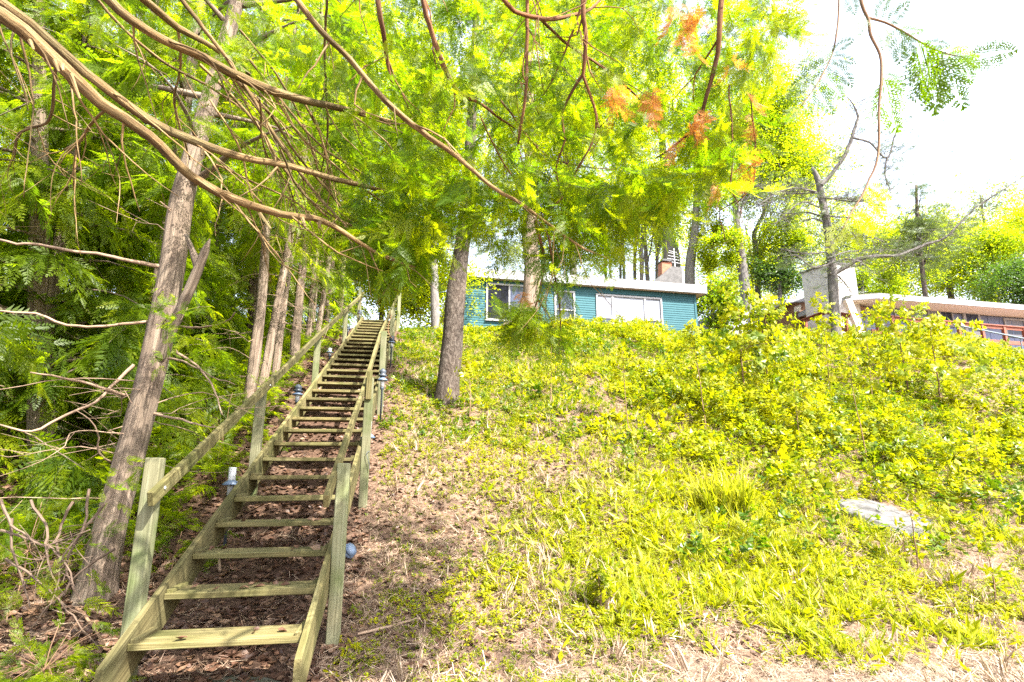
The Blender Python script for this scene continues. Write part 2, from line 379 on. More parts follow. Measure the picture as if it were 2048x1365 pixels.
def ground_mat():
    mm, t, out = node_mat('hillside_soil'); L = t.links.new
    a = N(t, 'ShaderNodeAttribute', attribute_name='tc')
    n1 = N(t, 'ShaderNodeTexNoise', Scale=26., Detail=8.0, Roughness=.75); L(a.outputs['Vector'], n1.inputs['Vector'])
    n2 = N(t, 'ShaderNodeTexNoise', Scale=.8, Detail=4.0, Roughness=.6); L(a.outputs['Vector'], n2.inputs['Vector'])
    dk = ramp(t, [(.3, (.028, .016, .011)), (.5, (.072, .042, .028)), (.72, (.165, .105, .07))])
    lt = ramp(t, [(.32, (.06, .034, .023)), (.5, (.15, .096, .066)), (.7, (.27, .20, .14))])
    L(n1.outputs['Fac'], dk.inputs[0]); L(n1.outputs['Fac'], lt.inputs[0])
    sx = N(t, 'ShaderNodeSeparateXYZ'); L(a.outputs['Vector'], sx.inputs[0])
    # forest litter to the left of the stairs' right side, dry straw and sand to the right
    ad = N(t, 'ShaderNodeMath', operation='MULTIPLY_ADD'); L(sx.outputs[1], ad.inputs[0]); ad.inputs[1].default_value = .176; L(sx.outputs[0], ad.inputs[2])
    ad2 = N(t, 'ShaderNodeMath', operation='MULTIPLY_ADD'); L(n2.outputs['Fac'], ad2.inputs[0]); ad2.inputs[1].default_value = 1.2; L(ad.outputs[0], ad2.inputs[2])
    mr = N(t, 'ShaderNodeMapRange'); mr.inputs[1].default_value = -.25; mr.inputs[2].default_value = .75; L(ad2.outputs[0], mr.inputs[0])
    mx = N(t, 'ShaderNodeMix', data_type='RGBA'); L(mr.outputs[0], mx.inputs[0]); L(dk.outputs[0], mx.inputs[6]); L(lt.outputs[0], mx.inputs[7])
    sd_ = ramp(t, [(.35, (.13, .09, .064)), (.52, (.26, .20, .15)), (.7, (.38, .31, .25))]); L(n1.outputs['Fac'], sd_.inputs[0])
    vx = N(t, 'ShaderNodeVectorMath', operation='DOT_PRODUCT'); L(a.outputs['Vector'], vx.inputs[0]); vx.inputs[1].default_value = tuple(DV)
    n3 = N(t, 'ShaderNodeMath', operation='MULTIPLY_ADD'); L(n2.outputs['Fac'], n3.inputs[0]); n3.inputs[1].default_value = 1.4; L(vx.outputs['Value'], n3.inputs[2])
    m2 = N(t, 'ShaderNodeMapRange'); s0_ = float(P0@DV)+.7; m2.inputs[1].default_value = s0_+.35; m2.inputs[2].default_value = s0_-.35; L(n3.outputs[0], m2.inputs[0])
    m3 = N(t, 'ShaderNodeMath', operation='MULTIPLY'); L(m2.outputs[0], m3.inputs[0]); L(mr.outputs[0], m3.inputs[1])
    mz = N(t, 'ShaderNodeMix', data_type='RGBA'); L(m3.outputs[0], mz.inputs[0]); L(mx.outputs[2], mz.inputs[6]); L(sd_.outputs[0], mz.inputs[7])
    b = N(t, 'ShaderNodeBsdfPrincipled', Roughness=.95); b.inputs['Specular IOR Level'].default_value = .15; L(mz.outputs[2], b.inputs['Base Color'])
    bp = N(t, 'ShaderNodeBump', Strength=.9, Distance=.03); L(n1.outputs['Fac'], bp.inputs['Height']); L(bp.outputs[0], b.inputs['Normal'])
    L(b.outputs[0], out.inputs[0]); return mm
tag(m.build('ground', ground_mat(), None, True), kind='structure')

# ------------------------------------------------------------------ staircase
def st(wo, a, h=0.0):
    """point at offset wo across the stairs, a metres along them, h above the line of the tread noses"""
    return P0 + WV*wo + DV*a + UP*(a/RUN*RISE + h)
SL = DV*RUN + UP*RISE; SL = SL/np.linalg.norm(SL); SN = np.cross(WV, SL)
stairs = thing('wooden_staircase', st(SW/2, 0, -.3), 'long straight greenish wooden staircase with open risers climbing the slope', 'staircase')
NT = 30
for k in range(NT):
    m = MB(); c = st(SW/2, k*RUN, -.019); tl = R.normal(0, .006)
    ww = WV + UP*tl
    for q in range(2):
        box(m, c + DV*(.072 + q*.146), ww, DV, UP, SW/2+.003, .069, .019 + R.uniform(-.001, .001), .005)
    t = m.build('tread', M['wood'], stairs)
    m = MB()
    for wo in (.026, SW-.026):
        m = MB(); box(m, st(wo, k*RUN+.145, -.038-.022), DV, WV, UP, .135, .019, .021, .003); m.build('cleat', M['wood'], t)
for wo in (-.0225, SW+.0225):
    segs = [(-.225, 2.62), (2.62, 7.1), (7.1, 12.62)]
    m = MB()
    for i_, (a0, a1) in enumerate(segs):
        e = .0015*i_; top = .035
        q = [st(wo-.019, a0, top), st(wo-.019, a1, top), st(wo-.019, a1, top-.27-e), st(wo-.019, a0, top-.27-e)]
        ex = WV*.038
        q = np.array(q); v = np.concatenate([q, q+ex]); tcs = np.array([[x_, 0, y_] for x_, y_ in ((0, a0), (0, a1), (.27, a1), (.27, a0))]); tcs = np.concatenate([tcs, tcs+[0, .038, 0]])+R.uniform(-9, 9, 3)
        m.add(v, [BOXF], tcs, R.random())
    m.build('stringer', M['wood'], stairs)
def post(wo, a, top, bot, mat='post', hw=.045):
    m = MB(); b = st(wo, a, bot); tp = st(wo, a, top); box(m, (b+tp)/2, UP, WV, DV, np.linalg.norm(tp-b)/2, hw, hw, .005); return m.build('post', M[mat], stairs)
lp = post(-.0895, .26, .906, -.55)
for a, top in ((2.64, .70), (5.86, .715), (9.32, .72), (12.26, .94)): post(-.0895, a, top, -.45)
rp = post(SW+.0895, .78, .665, -.80); post(SW+.0895, 2.82, .79, -.85); post(SW+.0895, 5.24, .915, -.6); post(SW+.0895, 8.24, .93, -.5); post(SW+.0895, 12.3, .85, -.5)
m = MB()
box(m, st(SW+.0895, 2.82, .70)-DV*.058, UP, WV, DV, .16, .03, .012, .003); m.build('splice_block', M['wood'], stairs)
def rail(wo, knots):
    for (a0, h0), (a1, h1) in zip(knots[:-1], knots[1:]):
        m = MB(); beam(m, st(wo, a0, h0), st(wo, a1-.004, h1), WV, .019, .046, .005); m.build('handrail', M['wood'], stairs)
rail(-.0255, [(.10, .725), (2.66, .735), (5.88, .76), (9.34, .765), (12.6, .755)])
rail(SW+.0255, [(.40, .565), (2.86, .655), (5.28, .835), (8.28, .80), (12.3, .74)])
m = MB()
for a, h in ((.24, .73), (2.62, .735)):
    lathe(m, (0, 0, 0), [(.0, 0), (.012, 0), (.010, .006), (0, .008)], 10); q = m.v[-1]; m.v[-1] = st(-.0055, a, h)+q[:, 2:]*WV+q[:, :1]*DV+q[:, 1:2]*UP
for a, h in ((.19, -.02), (.31, -.10)):
    lathe(m, (0, 0, 0), [(.0, 0), (.016, 0), (.013, .008), (0, .012)], 10); q = m.v[-1]; m.v[-1] = st(-.0445, a, h)-q[:, 2:]*WV+q[:, :1]*DV+q[:, 1:2]*UP
M['bolt'] = plain_mat('galvanised_bolt', (.5, .52, .55), (.6, .62, .65), 20, .4, 0, .8)
m.build('bolt', M['bolt'], stairs)
M['stone'] = plain_mat('flagstone', (.07, .075, .045), (.21, .20, .15), 9, .9, .8)
M['rock'] = plain_mat('pale_rock', (.035, .033, .03), (.13, .125, .12), 7, .9, 1., stretch=(1, 1, 4), dist=.03)
def slab(name, c, rx, ry, th, tilt, mat, label, cat, ang=0, n=11, seed=3):
    g = np.random.default_rng(seed); an = np.linspace(0, 2*np.pi, n, endpoint=False)+g.uniform(-.15, .15, n); rr = g.uniform(.8, 1.1, n)
    x, y = np.cos(an)*rr*rx, np.sin(an)*rr*ry; X_, Y_ = x*math.cos(ang)-y*math.sin(ang), x*math.sin(ang)+y*math.cos(ang)
    tz = lambda a, b, s: a*s*tilt[0]+b*s*tilt[1]
    mm = MB(); rings = []
    for s, dz in ((1, -th), (1.03, -th*.25), (.96, 0.), (.6, .012*rx), (.25, .02*rx)):
        rings.append(np.stack([X_*s, Y_*s, tz(X_, Y_, s)+dz+g.normal(0, th*.07, n)], -1))
    v = np.concatenate(rings)+np.asarray(c); f = [np.array([[r_*n+q, r_*n+(q+1) % n, (r_+1)*n+(q+1) % n, (r_+1)*n+q] for r_ in range(4) for q in range(n)]), np.array([[4*n+q for q in range(n)]])]
    mm.add(v, f); o = mm.build(name, mat, None, False, c); return tag(o, label, cat)
c = G(440, 1368); c[2] = ground(c[0], c[1])+.010; FLAG = c.copy()
slab('flagstone', c, .44, .16, .06, (.03, .03), M['stone'], 'flat greenish flagstone set in leaves before the lowest stair tread', 'stone', AZ, 9, 21)
for i_, (u, v, r_) in enumerate(((700, 1358, .022), (590, 1345, .03), (668, 1215, .02))):
    c = G(u, v); mm = MB(); lathe(mm, c, [(0, -.6*r_), (r_*.8, -.3*r_), (r_, .1*r_), (r_*.7, .5*r_), (0, .65*r_)], 12); o = mm.build('pebble', M['rock'], None, True, c)
    tag(o, ('small round white pebble on the needles right of the stair foot', 'pale pebble in dry leaves below the lowest tread', 'small pale pebble beside the first right stair post')[i_], 'pebble', 'pebbles around the stair foot')

# ------------------------------------------------------------------ path lights
M['lampbody'] = plain_mat('lamp_plastic', (.035, .045, .06), (.05, .06, .08), 8, .45, 0)
M['lamphat'] = plain_mat('lamp_hat_plastic', (.07, .10, .16), (.10, .14, .21), 8, .45, 0)
M['lamplens'] = plain_mat('lamp_lens_plastic', (.4, .41, .43), (.46, .47, .49), 8, .3, 0)
def path_light(p, h, label, hat=True):
    t = thing('path_light', p, label, 'path light', 'path lights along the staircase')
    m = MB(); lathe(m, p, [(.014, -.06), (.014, h*.6), (.028, h*.62), (.03, h*.66), (.014, h*.68)]); m.build('stem', M['lampbody'], t, True)
    m = MB(); lathe(m, p, [(.03, h*.80), (.075, h*.775), (.08, h*.79), (.04, h*.83), (.03, h*.84)]); m.build('hat', M['lamphat'], t, True)
    m = MB(); lathe(m, p, [(.03, h*.66), (.034, h*.99), (.031, h), (.0, h)] if hat else [(.03, h*.66), (.03, h*.8)]); m.build('lens', M['lamplens'], t, True)
    if hat is False:
        m = MB(); lathe(m, p, [(.03, h*.84), (.062, h*.86), (.064, h*.88), (.035, h*.90), (.052, h*.93), (.05, h*.96), (.02, h), (0, h*1.01)]); m.build('cap', M['lampbody'], t, True)
def beside(wo, a): q = st(wo, a); return on_ground(q[0], q[1])
def light_at(u, v, Y, drop, lab, hat):
    q = P(u, v, Y); g = on_ground(q[0], q[1]); path_light(g, max(.3, q[2]-g[2]), lab, hat)
light_at(466, 935, 5.55, 0, 'path light with white square top and blue grey brim left of the lower stairs', True)
light_at(597, 770, 7.9, 0, 'path light with dark tiered cap among brown twigs left of the stair middle', False)
light_at(660, 697, 10.6, 0, 'pale topped path light left of the stairs between two upper posts', True)
light_at(696, 652, 13.4, 0, 'small far path light beside the fourth left stair post', False)
light_at(720, 620, 15.3, 0, 'farthest path light beside the topmost left stair post', False)
light_at(766, 738, 8.35, 0, 'path light with layered brim against the third right stair post', False)
light_at(784, 672, 11.2, 0, 'dark path light at the fourth right stair post', False)
light_at(738, 842, 6.5, 0, 'white ringed path light behind the second right stair post', True)
c = G(688, 1125); t = thing('fallen_path_light', c, 'blue grey path light lying tipped over behind the first right stair post', 'path light', 'path lights along the staircase')
m = MB(); lathe(m, (0, 0, 0), [(0, 0), (.06, 0), (.068, .01), (.05, .022), (.03, .026), (.055, .035), (.06, .045), (.02, .06), (0, .06)]); q = m.v[-1]; ax_ = np.array([.75, -.45, .5]); F = frames(ax_[None], np.array([0.]))[0]
m.v[-1] = c+np.array([.03, 0, .09])+q @ np.stack([F[:, 1], F[:, 2], F[:, 0]]); m.build('hat', M['lamphat'], t, True)
m = MB(); tube(m, [c+np.array([.03, 0, .09]), c+np.array([-.10, .08, .02])], [.02, .018], 10, .05); m.build('stem', M['lampbody'], t, True)
m = MB(); a_ = st(SW+.0895+.046, 2.80, -.05)+DV*-.03; tube(m, [a_+UP*.03, a_+WV*-.03-DV*.02+UP*.01, a_+UP*-.10-DV*.02, a_+WV*.01-UP*.16-DV*.02], [.003]*4, 5, .02)
tag(m.build('cable', M['lampbody']), 'thin black cable stapled to the second right stair post', 'cable')
m = MB(); q = [P(783, 630, 11.0), P(776, 655, 10.9), P(780, 672, 10.8), P(785, 676, 11.0)]; tube(m, q, [.006]*4, 5, .05)
M['rope'] = plain_mat('orange_rope', (.45, .22, .12), (.5, .26, .15), 30, .9, 0)
tag(m.build('rope', M['rope']), 'thin orange rope hanging inside the upper right stair rail', 'rope')

# ------------------------------------------------------------------ turquoise house
M['siding'] = plain_mat('teal_siding', (.032, .088, .105), (.040, .100, .117), 3, .7, .05, 0., .08)
M['white'] = plain_mat('white_trim', (.24, .24, .26), (.30, .30, .32), 4, .6, .03, 0., .15)
M['soffit'] = plain_mat('warm_bounce_soffit', (.42, .36, .28), (.46, .40, .32), 4, .6, .03)  # warm light bounced up under the eave is put into this colour
M['roofing'] = plain_mat('grey_roofing', (.16, .15, .15), (.26, .25, .25), 20, .9, .3)
M['block'] = plain_mat('grey_block', (.05, .048, .048), (.11, .105, .105), 5, .9, .4)
M['brick'] = plain_mat('orange_brick', (.20, .07, .035), (.30, .12, .07), 14, .85, .4)
M['darkmetal'] = plain_mat('dark_metal', (.02, .022, .025), (.05, .05, .055), 10, .5, .05, .6)
M['antenna'] = plain_mat('aluminium', (.7, .7, .72), (.75, .75, .78), 10, .35, 0, .7)
def glass_mat(name, c1, c2, gl=.35, scale=1.2):
    mm, t, out = node_mat(name); L = t.links.new; a = N(t, 'ShaderNodeAttribute', attribute_name='tc')
    n = N(t, 'ShaderNodeTexNoise', Scale=scale, Detail=4.0); L(a.outputs['Vector'], n.inputs['Vector']); r = ramp(t, [(.38, c1), (.62, c2)]); L(n.outputs['Fac'], r.inputs[0])
    b = N(t, 'ShaderNodeBsdfDiffuse'); L(r.outputs[0], b.inputs[0]); g = N(t, 'ShaderNodeBsdfGlossy', Roughness=.03); mx = N(t, 'ShaderNodeMixShader', Fac=gl)
    L(b.outputs[0], mx.inputs[1]); L(g.outputs[0], mx.inputs[2]); L(mx.outputs[0], out.inputs[0]); return mm
M['glass_pale'] = glass_mat('pane_pale_blind', (.155, .165, .20), (.18, .19, .225), .04)
M['glass_dark'] = glass_mat('pane_dark_room', (.005, .005, .009), (.012, .013, .02), .015)
M['glass_lace'] = glass_mat('pane_lace_curtain', (.018, .024, .045), (.045, .056, .088), .03, 9)
zA = P(915, 535, 21.0); zB = at_z(1413, 572.5, zA[2])
E1 = (zB-zA)/np.linalg.norm(zB-zA); NO = np.cross(E1, UP); NO = NO/np.linalg.norm(NO)   # NO faces the camera
LH = np.linalg.norm(zB-zA)
fh = 21*18/FPX*1.03
h1 = thing('teal_house', zA-UP*(zA[2]-ground(zA[0], zA[1]))+E1*LH/2, 'low teal house with lap siding, white windows and flat white edged roof', 'house')
OV = .27; WP = zA-NO*OV   # a point on the wall plane
wl0, wl1 = .22, np.dot(on_plane(1391, 620, WP, NO)-zA, E1)
ztop = zA[2]-fh+.01; zbot = zA[2]-3.1
wpt = lambda s, z, off=0.0: zA + E1*s + NO*(-OV+off) + UP*(z-zA[2])
def wall_uv(u, v): p = on_plane(u, v, WP, NO); return np.dot(p-zA, E1), p[2]
# window openings (pixels of outer frame: left, top, right, bottom)
wins = []
def wrect(u0, v0, u1, v1):
    s0, zt = wall_uv(u0, v0); s1, _ = wall_uv(u1, v0); _, zb = wall_uv(u0, v1); return s0, zb, s1, zt
wins.append(('slider', wrect(972, 566, 1064, 641))); wins.append(('hung', wrect(1108, 581, 1149, 653))); wins.append(('triple', wrect(1191, 588, 1322, 668)))
# lapped siding, broken by the window openings
m = MB(); bh = .098; z = zbot
while z < ztop-.01:
    z1 = min(z+bh, ztop); cuts = [(wl0, wl1)]
    for _, (s0, b0, s1, t0) in wins:
        if z1 > b0+.03 and z < t0-.03:
            nc = []
            for a, b in cuts:
                if s0+.02 > a and s1-.02 < b: nc += [(a, s0+.02), (s1-.02, b)]
                else: nc.append((a, b))
            cuts = nc
    for a, b in cuts:
        q = np.array([wpt(a, z, .016), wpt(b, z, .016), wpt(b, z1, .001), wpt(a, z1, .001), wpt(a, z, 0), wpt(b, z, 0)])
        m.add(q, [np.array([[0, 1, 2, 3], [4, 5, 1, 0]])], None, R.random())
    z = z1
wall = m.build('siding_wall', M['siding'], h1)
m = MB(); DEP = 7.0
prism(m, [wpt(wl0, zbot, -.02), wpt(wl1, zbot, -.02), wpt(wl1, ztop, -.02), wpt(wl0, ztop, -.02)], -NO*DEP); m.build('side_wall', M['siding'], h1)
for s in (wl0, wl1): m = MB(); box(m, wpt(s, (zbot+ztop)/2, .012), UP, E1, NO, (ztop-zbot)/2, .05, .022); m.build('corner_trim', M['siding'], h1)
m = MB(); box(m, zA+E1*LH/2-UP*fh/2, E1, NO, UP, LH/2, .02, fh/2); 
for s in (0, LH): box(m, zA+E1*s-NO*(DEP/2+.3)-UP*fh/2, NO, E1, UP, DEP/2+.27, .02, fh/2)
m.build('fascia', M['white'], h1)
m = MB(); box(m, zA+E1*LH/2-NO*((DEP+.6)/2)-UP*(fh-.03), E1, NO, UP, LH/2-.025, DEP/2+.26, .012); m.build('soffit', M['soffit'], h1)
m = MB(); box(m, zA+E1*LH/2-NO*((DEP+.6)/2)+UP*.012, E1, NO, UP, LH/2+.02, DEP/2+.32, .014); rf = m.build('roof', M['roofing'], h1)
def window(kind, r, parent, wp, e, n, mats, fw=.075):
    s0, b0, s1, t0 = r; at = lambda s, z, off: wp(s, z, off)
    m = MB(); d = .03
    box(m, at((s0+s1)/2, t0-fw/2, d), e, n, UP, (s1-s0)/2, .03, fw/2); box(m, at((s0+s1)/2, b0+fw/2, d), e, n, UP, (s1-s0)/2, .032, fw/2)
    for s in (s0+fw/2, s1-fw/2): box(m, at(s, (b0+t0)/2, d), e, n, UP, fw/2, .028, (t0-b0)/2-fw)
    w_ = m.build('window', M['white'], parent)
    m = MB(); box(m, at((s0+s1)/2, b0-.012, .05), e, n, UP, (s1-s0)/2+.03, .05, .012); m.build('sill', M['white'], w_)
    def pane(a, b, c, d_, mat, off=.008):
        m = MB(); q = np.array([at(a, c, off), at(b, c, off), at(b, d_, off), at(a, d_, off)]); m.add(q, [np.array([[0, 1, 2, 3]])], q+R.uniform(-9, 9, 3)); m.build('pane', M[mat], w_)
    def bar(a, c, b, d_, wd=.022, off=.026):
        m = MB(); beam(m, at(a, c, off), at(b, d_, off), n, .016, wd); m.build('mullion', M['white'], w_)
    a, b, c, d_ = s0+fw, s1-fw, b0+fw, t0-fw
    if kind == 'slider':
        mid = a+(b-a)*.5; pane(a, mid, c, d_, mats[0]); pane(mid, b, c, d_, mats[1]); bar(mid, c, mid, d_, .03)
    elif kind == 'hung':
        mid = c+(d_-c)*.46; pane(a, b, mid, d_, mats[1]); pane(a, b, c, mid, mats[0]); bar(a, mid, b, mid, .028)
    elif kind == 'plain': pane(a, b, c, d_, mats[0])
    else:
        x1, x2 = a+(b-a)*.235, a+(b-a)*.75; mid = c+(d_-c)*.40
        pane(x1, x2, c, d_, mats[1])
        for p_, q_ in ((a, x1), (x2, b)): pane(p_, q_, mid, d_, mats[1]); pane(p_, q_, c, mid, mats[2]); bar(p_+.045, mid, q_-.045, mid, .026)
        for x_ in (x1, x2): bar(x_, c, x_, d_, .045)
    return w_
window('slider', wins[0][1], h1, wpt, E1, NO, ('glass_dark', 'glass_lace'))
window('hung', wins[1][1], h1, wpt, E1, NO, ('glass_lace', 'glass_lace'))
window('triple', wins[2][1], h1, wpt, E1, NO, ('glass_pale', 'glass_pale', 'glass_lace'))
CPL = zA-NO*2.2
cq = [on_plane(u, v, CPL, NO) for u, v in ((1306, 577), (1306, 566), (1343, 533), (1364, 535), (1366, 577))]
m = MB(); prism(m, cq, -NO*.7); ch = m.build('chimney', M['block'], rf)
FPL = zA-NO*2.5; fl_ = [on_plane(u, v, FPL, NO) for u, v in ((1324, 552), (1343, 552), (1343, 524), (1324, 524))]
m = MB(); prism(m, fl_, -NO*.4); m.build('flue', M['brick'], rf)
fc = (fl_[2]+fl_[3])/2-NO*.2; m = MB(); q = np.array([fc+E1*a*.28+NO*b*.28+UP*.02 for a, b in ((-1, 1), (1, 1), (1, -1), (-1, -1))]); q2 = np.array([fc+E1*a*.17+NO*b*.17+UP*.16 for a, b in ((-1, 1), (1, 1), (1, -1), (-1, -1))])
m.add(np.concatenate([q, q2]), [BOXF]); m.build('flue_cap', M['darkmetal'], rf)
ap = on_plane(1350, 534, CPL-NO*.3, NO); an = thing('television_antenna', ap, 'thin white television antenna with parallel rods above the grey chimney', 'antenna')
m = MB(); beam(m, ap, ap+UP*.95, E1, .012, .012); m.build('mast', M['antenna'], an)
m = MB()
for k, z in enumerate((.25, .40, .55, .70, .80)): beam(m, ap+UP*z-E1*(.42-.04*k), ap+UP*(z-.05)+E1*(.28-.03*k), UP, .006, .006)
m.build('rods', M['antenna'], an)

# ------------------------------------------------------------------ blue house on the right
M['blue'] = plain_mat('blue_siding', (.085, .105, .19), (.11, .135, .23), 3, .6, .1, stretch=(3, 3, .2))
M['stucco'] = plain_mat('chimney_stucco', (.36, .34, .33), (.52, .50, .49), 4, .9, .5, dist=.02)
M['pinkwood'] = plain_mat('pinkish_paint', (.70, .60, .53), (.78, .68, .61), 5, .7, .1)
M['brownwood'] = plain_mat('brown_boards', (.13, .065, .035), (.22, .11, .055), 7, .7, .2, stretch=(4, 4, .4))
M['redwood'] = plain_mat('red_stain', (.15, .035, .018), (.22, .06, .03), 7, .65, .2)
M['beige'] = plain_mat('beige_paint', (.55, .50, .42), (.6, .55, .48), 4, .6, .05)
A2 = P(1757, 588, 20.5); B2 = at_z(2140, 619, A2[2]); E2 = (B2-A2)/np.linalg.norm(B2-A2); N2 = np.cross(E2, UP); N2 /= np.linalg.norm(N2); L2 = np.linalg.norm(B2-A2)
h2 = thing('blue_house', on_ground(*(A2+E2*2-N2*2)[:2]), 'low blue house with wide pinkish eaves and a huge pale chimney', 'house')
OV2 = 1.0; W2 = A2-N2*OV2
w2p = lambda s, z, off=0.0: A2 + E2*s + N2*(-OV2+off) + UP*(z-A2[2])
def w2uv(u, v): p = on_plane(u, v, W2, N2); return np.dot(p-A2, E2), p[2]
zt2 = A2[2]-.22; zb2 = A2[2]-3.2
sL = w2uv(1712, 640)[0]
m = MB(); prism(m, [w2p(sL, zb2), w2p(L2+1, zb2), w2p(L2+1, zt2), w2p(sL, zt2)], -N2*6.5); 
for k in range(14):
    s = sL+.4+k*.62; 
    if s < L2: box(m, w2p(s, (zb2+zt2)/2, .004), UP, E2, N2, (zt2-zb2)/2-.01, .02, .008)
m.build('wall', M['blue'], h2)
# roof slab with an angled nose over the slanting post
nose = [A2-UP*0, A2+E2*(L2+1.2), A2+E2*(L2+1.2)-N2*7.5, A2-E2*.9-N2*7.5, A2-E2*1.1-N2*2.2, A2-E2*.85-N2*.45]
m = MB(); prism(m, [q-UP*.02 for q in nose], UP*.05); m.build('roof', M['roofing'], h2)
m = MB()
ins = lambda q: q-UP*.17
prism(m, [ins(q)*1.0-N2*(.03 if k < 2 else 0) for k, q in enumerate(nose)], UP*.03); m.build('soffit', M['pinkwood'], h2)
m = MB()
for p_, q_ in zip(nose, nose[1:]+nose[:1]): 
    d_ = q_-p_; d_ /= np.linalg.norm(d_); beam(m, p_-UP*.105, q_-UP*.105, np.cross(d_, UP), .02, .085)
m.build('fascia', M['white'], h2)
m = MB(); a_, b_ = P(1694, 600, 20.4), P(1722, 668, 20.4); beam(m, a_, b_, E2, .14, .08); m.build('slanting_post', M['pinkwood'], h2)
m = MB(); a_ = P(1704, 609, 21.0); prism(m, [P(1706, 607, 21.3), P(1745, 620, 21.3), P(1716, 622, 21.3)], -N2*.6); m.build('beam_end', M['brownwood'], h2)
window('plain', (w2uv(1785, 614)[0], w2uv(1785, 640)[1], w2uv(1812, 614)[0], w2uv(1785, 614)[1]), h2, w2p, E2, N2, ('glass_pale',), .06)
window('slider', (w2uv(1852, 618)[0], w2uv(1852, 650)[1], w2uv(1902, 618)[0], w2uv(1852, 618)[1]), h2, w2p, E2, N2, ('glass_pale', 'glass_lace'), .07)
window('hung', (w2uv(2005, 637)[0], w2uv(2005, 672)[1], w2uv(2046, 637)[0], w2uv(2005, 637)[1]), h2, w2p, E2, N2, ('glass_lace', 'glass_pale'), .07)
s0, zt = w2uv(1922, 622); s1, _ = w2uv(1956, 622)
m = MB(); box(m, w2p((s0+s1)/2, (zt+zb2)/2, .03), E2, N2, UP, (s1-s0)/2, .03, (zt-zb2)/2); dr = m.build('door', M['white'], h2)
m = MB(); box(m, w2p((s0+s1)/2, zt-.5, .063), E2, N2, UP, (s1-s0)/2-.14, .004, .36); m.build('door_pane', M['glass_lace'], dr)
# chimney: near corner and two faces
k0, k1, k2 = P(1662, 527, 21.0), P(1603, 551, 22.2), P(1708, 530, 21.3); k1[2] = k0[2]; k2[2] = k0[2]
poly = np.array([k0, k2, k2+(k1-k0), k1]); m = MB(); prism(m, poly-UP*3.6, UP*3.6); chm = m.build('chimney', M['stucco'], h2)
cen = poly.mean(0); m = MB(); prism(m, cen+(poly-cen)*1.07, UP*.07); prism(m, cen+(poly-cen)*.7+UP*.07, UP*.06); m.build('coping', M['block'], chm)
# left wing
q0 = [P(1573, 606, 23.0), P(1640, 600, 23.0), P(1640, 593, 23.0), P(1573, 599, 23.0)]
m = MB(); prism(m, q0, -N2*3); m.build('wing_fascia', M['white'], h2)
m = MB(); prism(m, [P(1586, 607, 23.2), P(1640, 603, 23.2), P(1640, 680, 23.2), P(1586, 680, 23.2)], -N2*2.6); wg = m.build('wing_wall', M['brownwood'], h2)
m = MB(); vq = [P(1588, 616, 23.12), P(1601, 611, 23.12), P(1601, 622, 23.12), P(1588, 625, 23.12)]; prism(m, vq, N2*.02)
for k in range(4): beam(m, vq[0]*(1-k/4)+vq[3]*k/4+N2*.03, vq[1]*(1-k/4)+vq[2]*k/4+N2*.03, UP, .012, .01)
m.build('vent', M['beige'], wg)
# deck railing
dk = thing('deck_railing', on_ground(*P(1850, 640, 19.6)[:2]), 'reddish brown wooden deck railing in front of the blue house', 'railing')
def rail_run(pts, Y, posts, low=.30, drop=.95):
    q = [P(u, v, y_) for (u, v), y_ in zip(pts, Y)]
    for a, b in zip(q[:-1], q[1:]):
        d_ = b-a; m = MB(); beam(m, a, b, np.cross(d_, UP), .07, .02, tint=.6); beam(m, a-UP*.075, b-UP*.075, np.cross(d_, UP), .02, .055); m.build('top_rail', M['redwood'], dk)
        m = MB(); beam(m, a-UP*.62, b-UP*.62, np.cross(d_, UP), .02, .07); m.build('bottom_rail', M['redwood'], dk)
    us = [p_[0] for p_ in pts]
    for u in posts:
        v = np.interp(u, us, [p_[1] for p_ in pts]); yy = np.interp(u, us, Y); p_ = P(u, v, yy); m = MB(); box(m, p_-UP*.62, UP, E2, N2, .60, .05, .05); m.build('post', M['redwood'], dk)
rail_run([(1738, 629), (1850, 640), (1960, 649), (2110, 661)], [19.5, 19.8, 20.1, 20.6], [1752, 1783, 1915, 1962, 2006, 2046, 2100])
rail_run([(1606, 640), (1652, 622), (1700, 629)], [21.8, 20.2, 19.5], [1610, 1690])
m = MB(); tube(m, [P(1905, 649, 18.6), P(1960, 660, 18.3), P(2110, 690, 17.8)], [.025]*3, 8, .5); 
M['pipe'] = plain_mat('grey_pipe', (.10, .13, .16), (.14, .17, .2), 6, .4, 0, .3)
pr = thing('pipe_handrail', on_ground(*P(1960, 660, 18.3)[:2]), 'thin grey pipe handrail sloping down below the red deck railing', 'handrail')
m.build('pipe', M['pipe'], pr)
for u, v, y_ in ((1925, 653, 18.5), (2040, 676, 18.05)):
    m = MB(); p_ = P(u, v, y_); tube(m, [p_, np.array([p_[0], p_[1], ground(p_[0], p_[1])-.1])], [.02, .02], 8, .6); m.build('post', M['pipe'], pr)
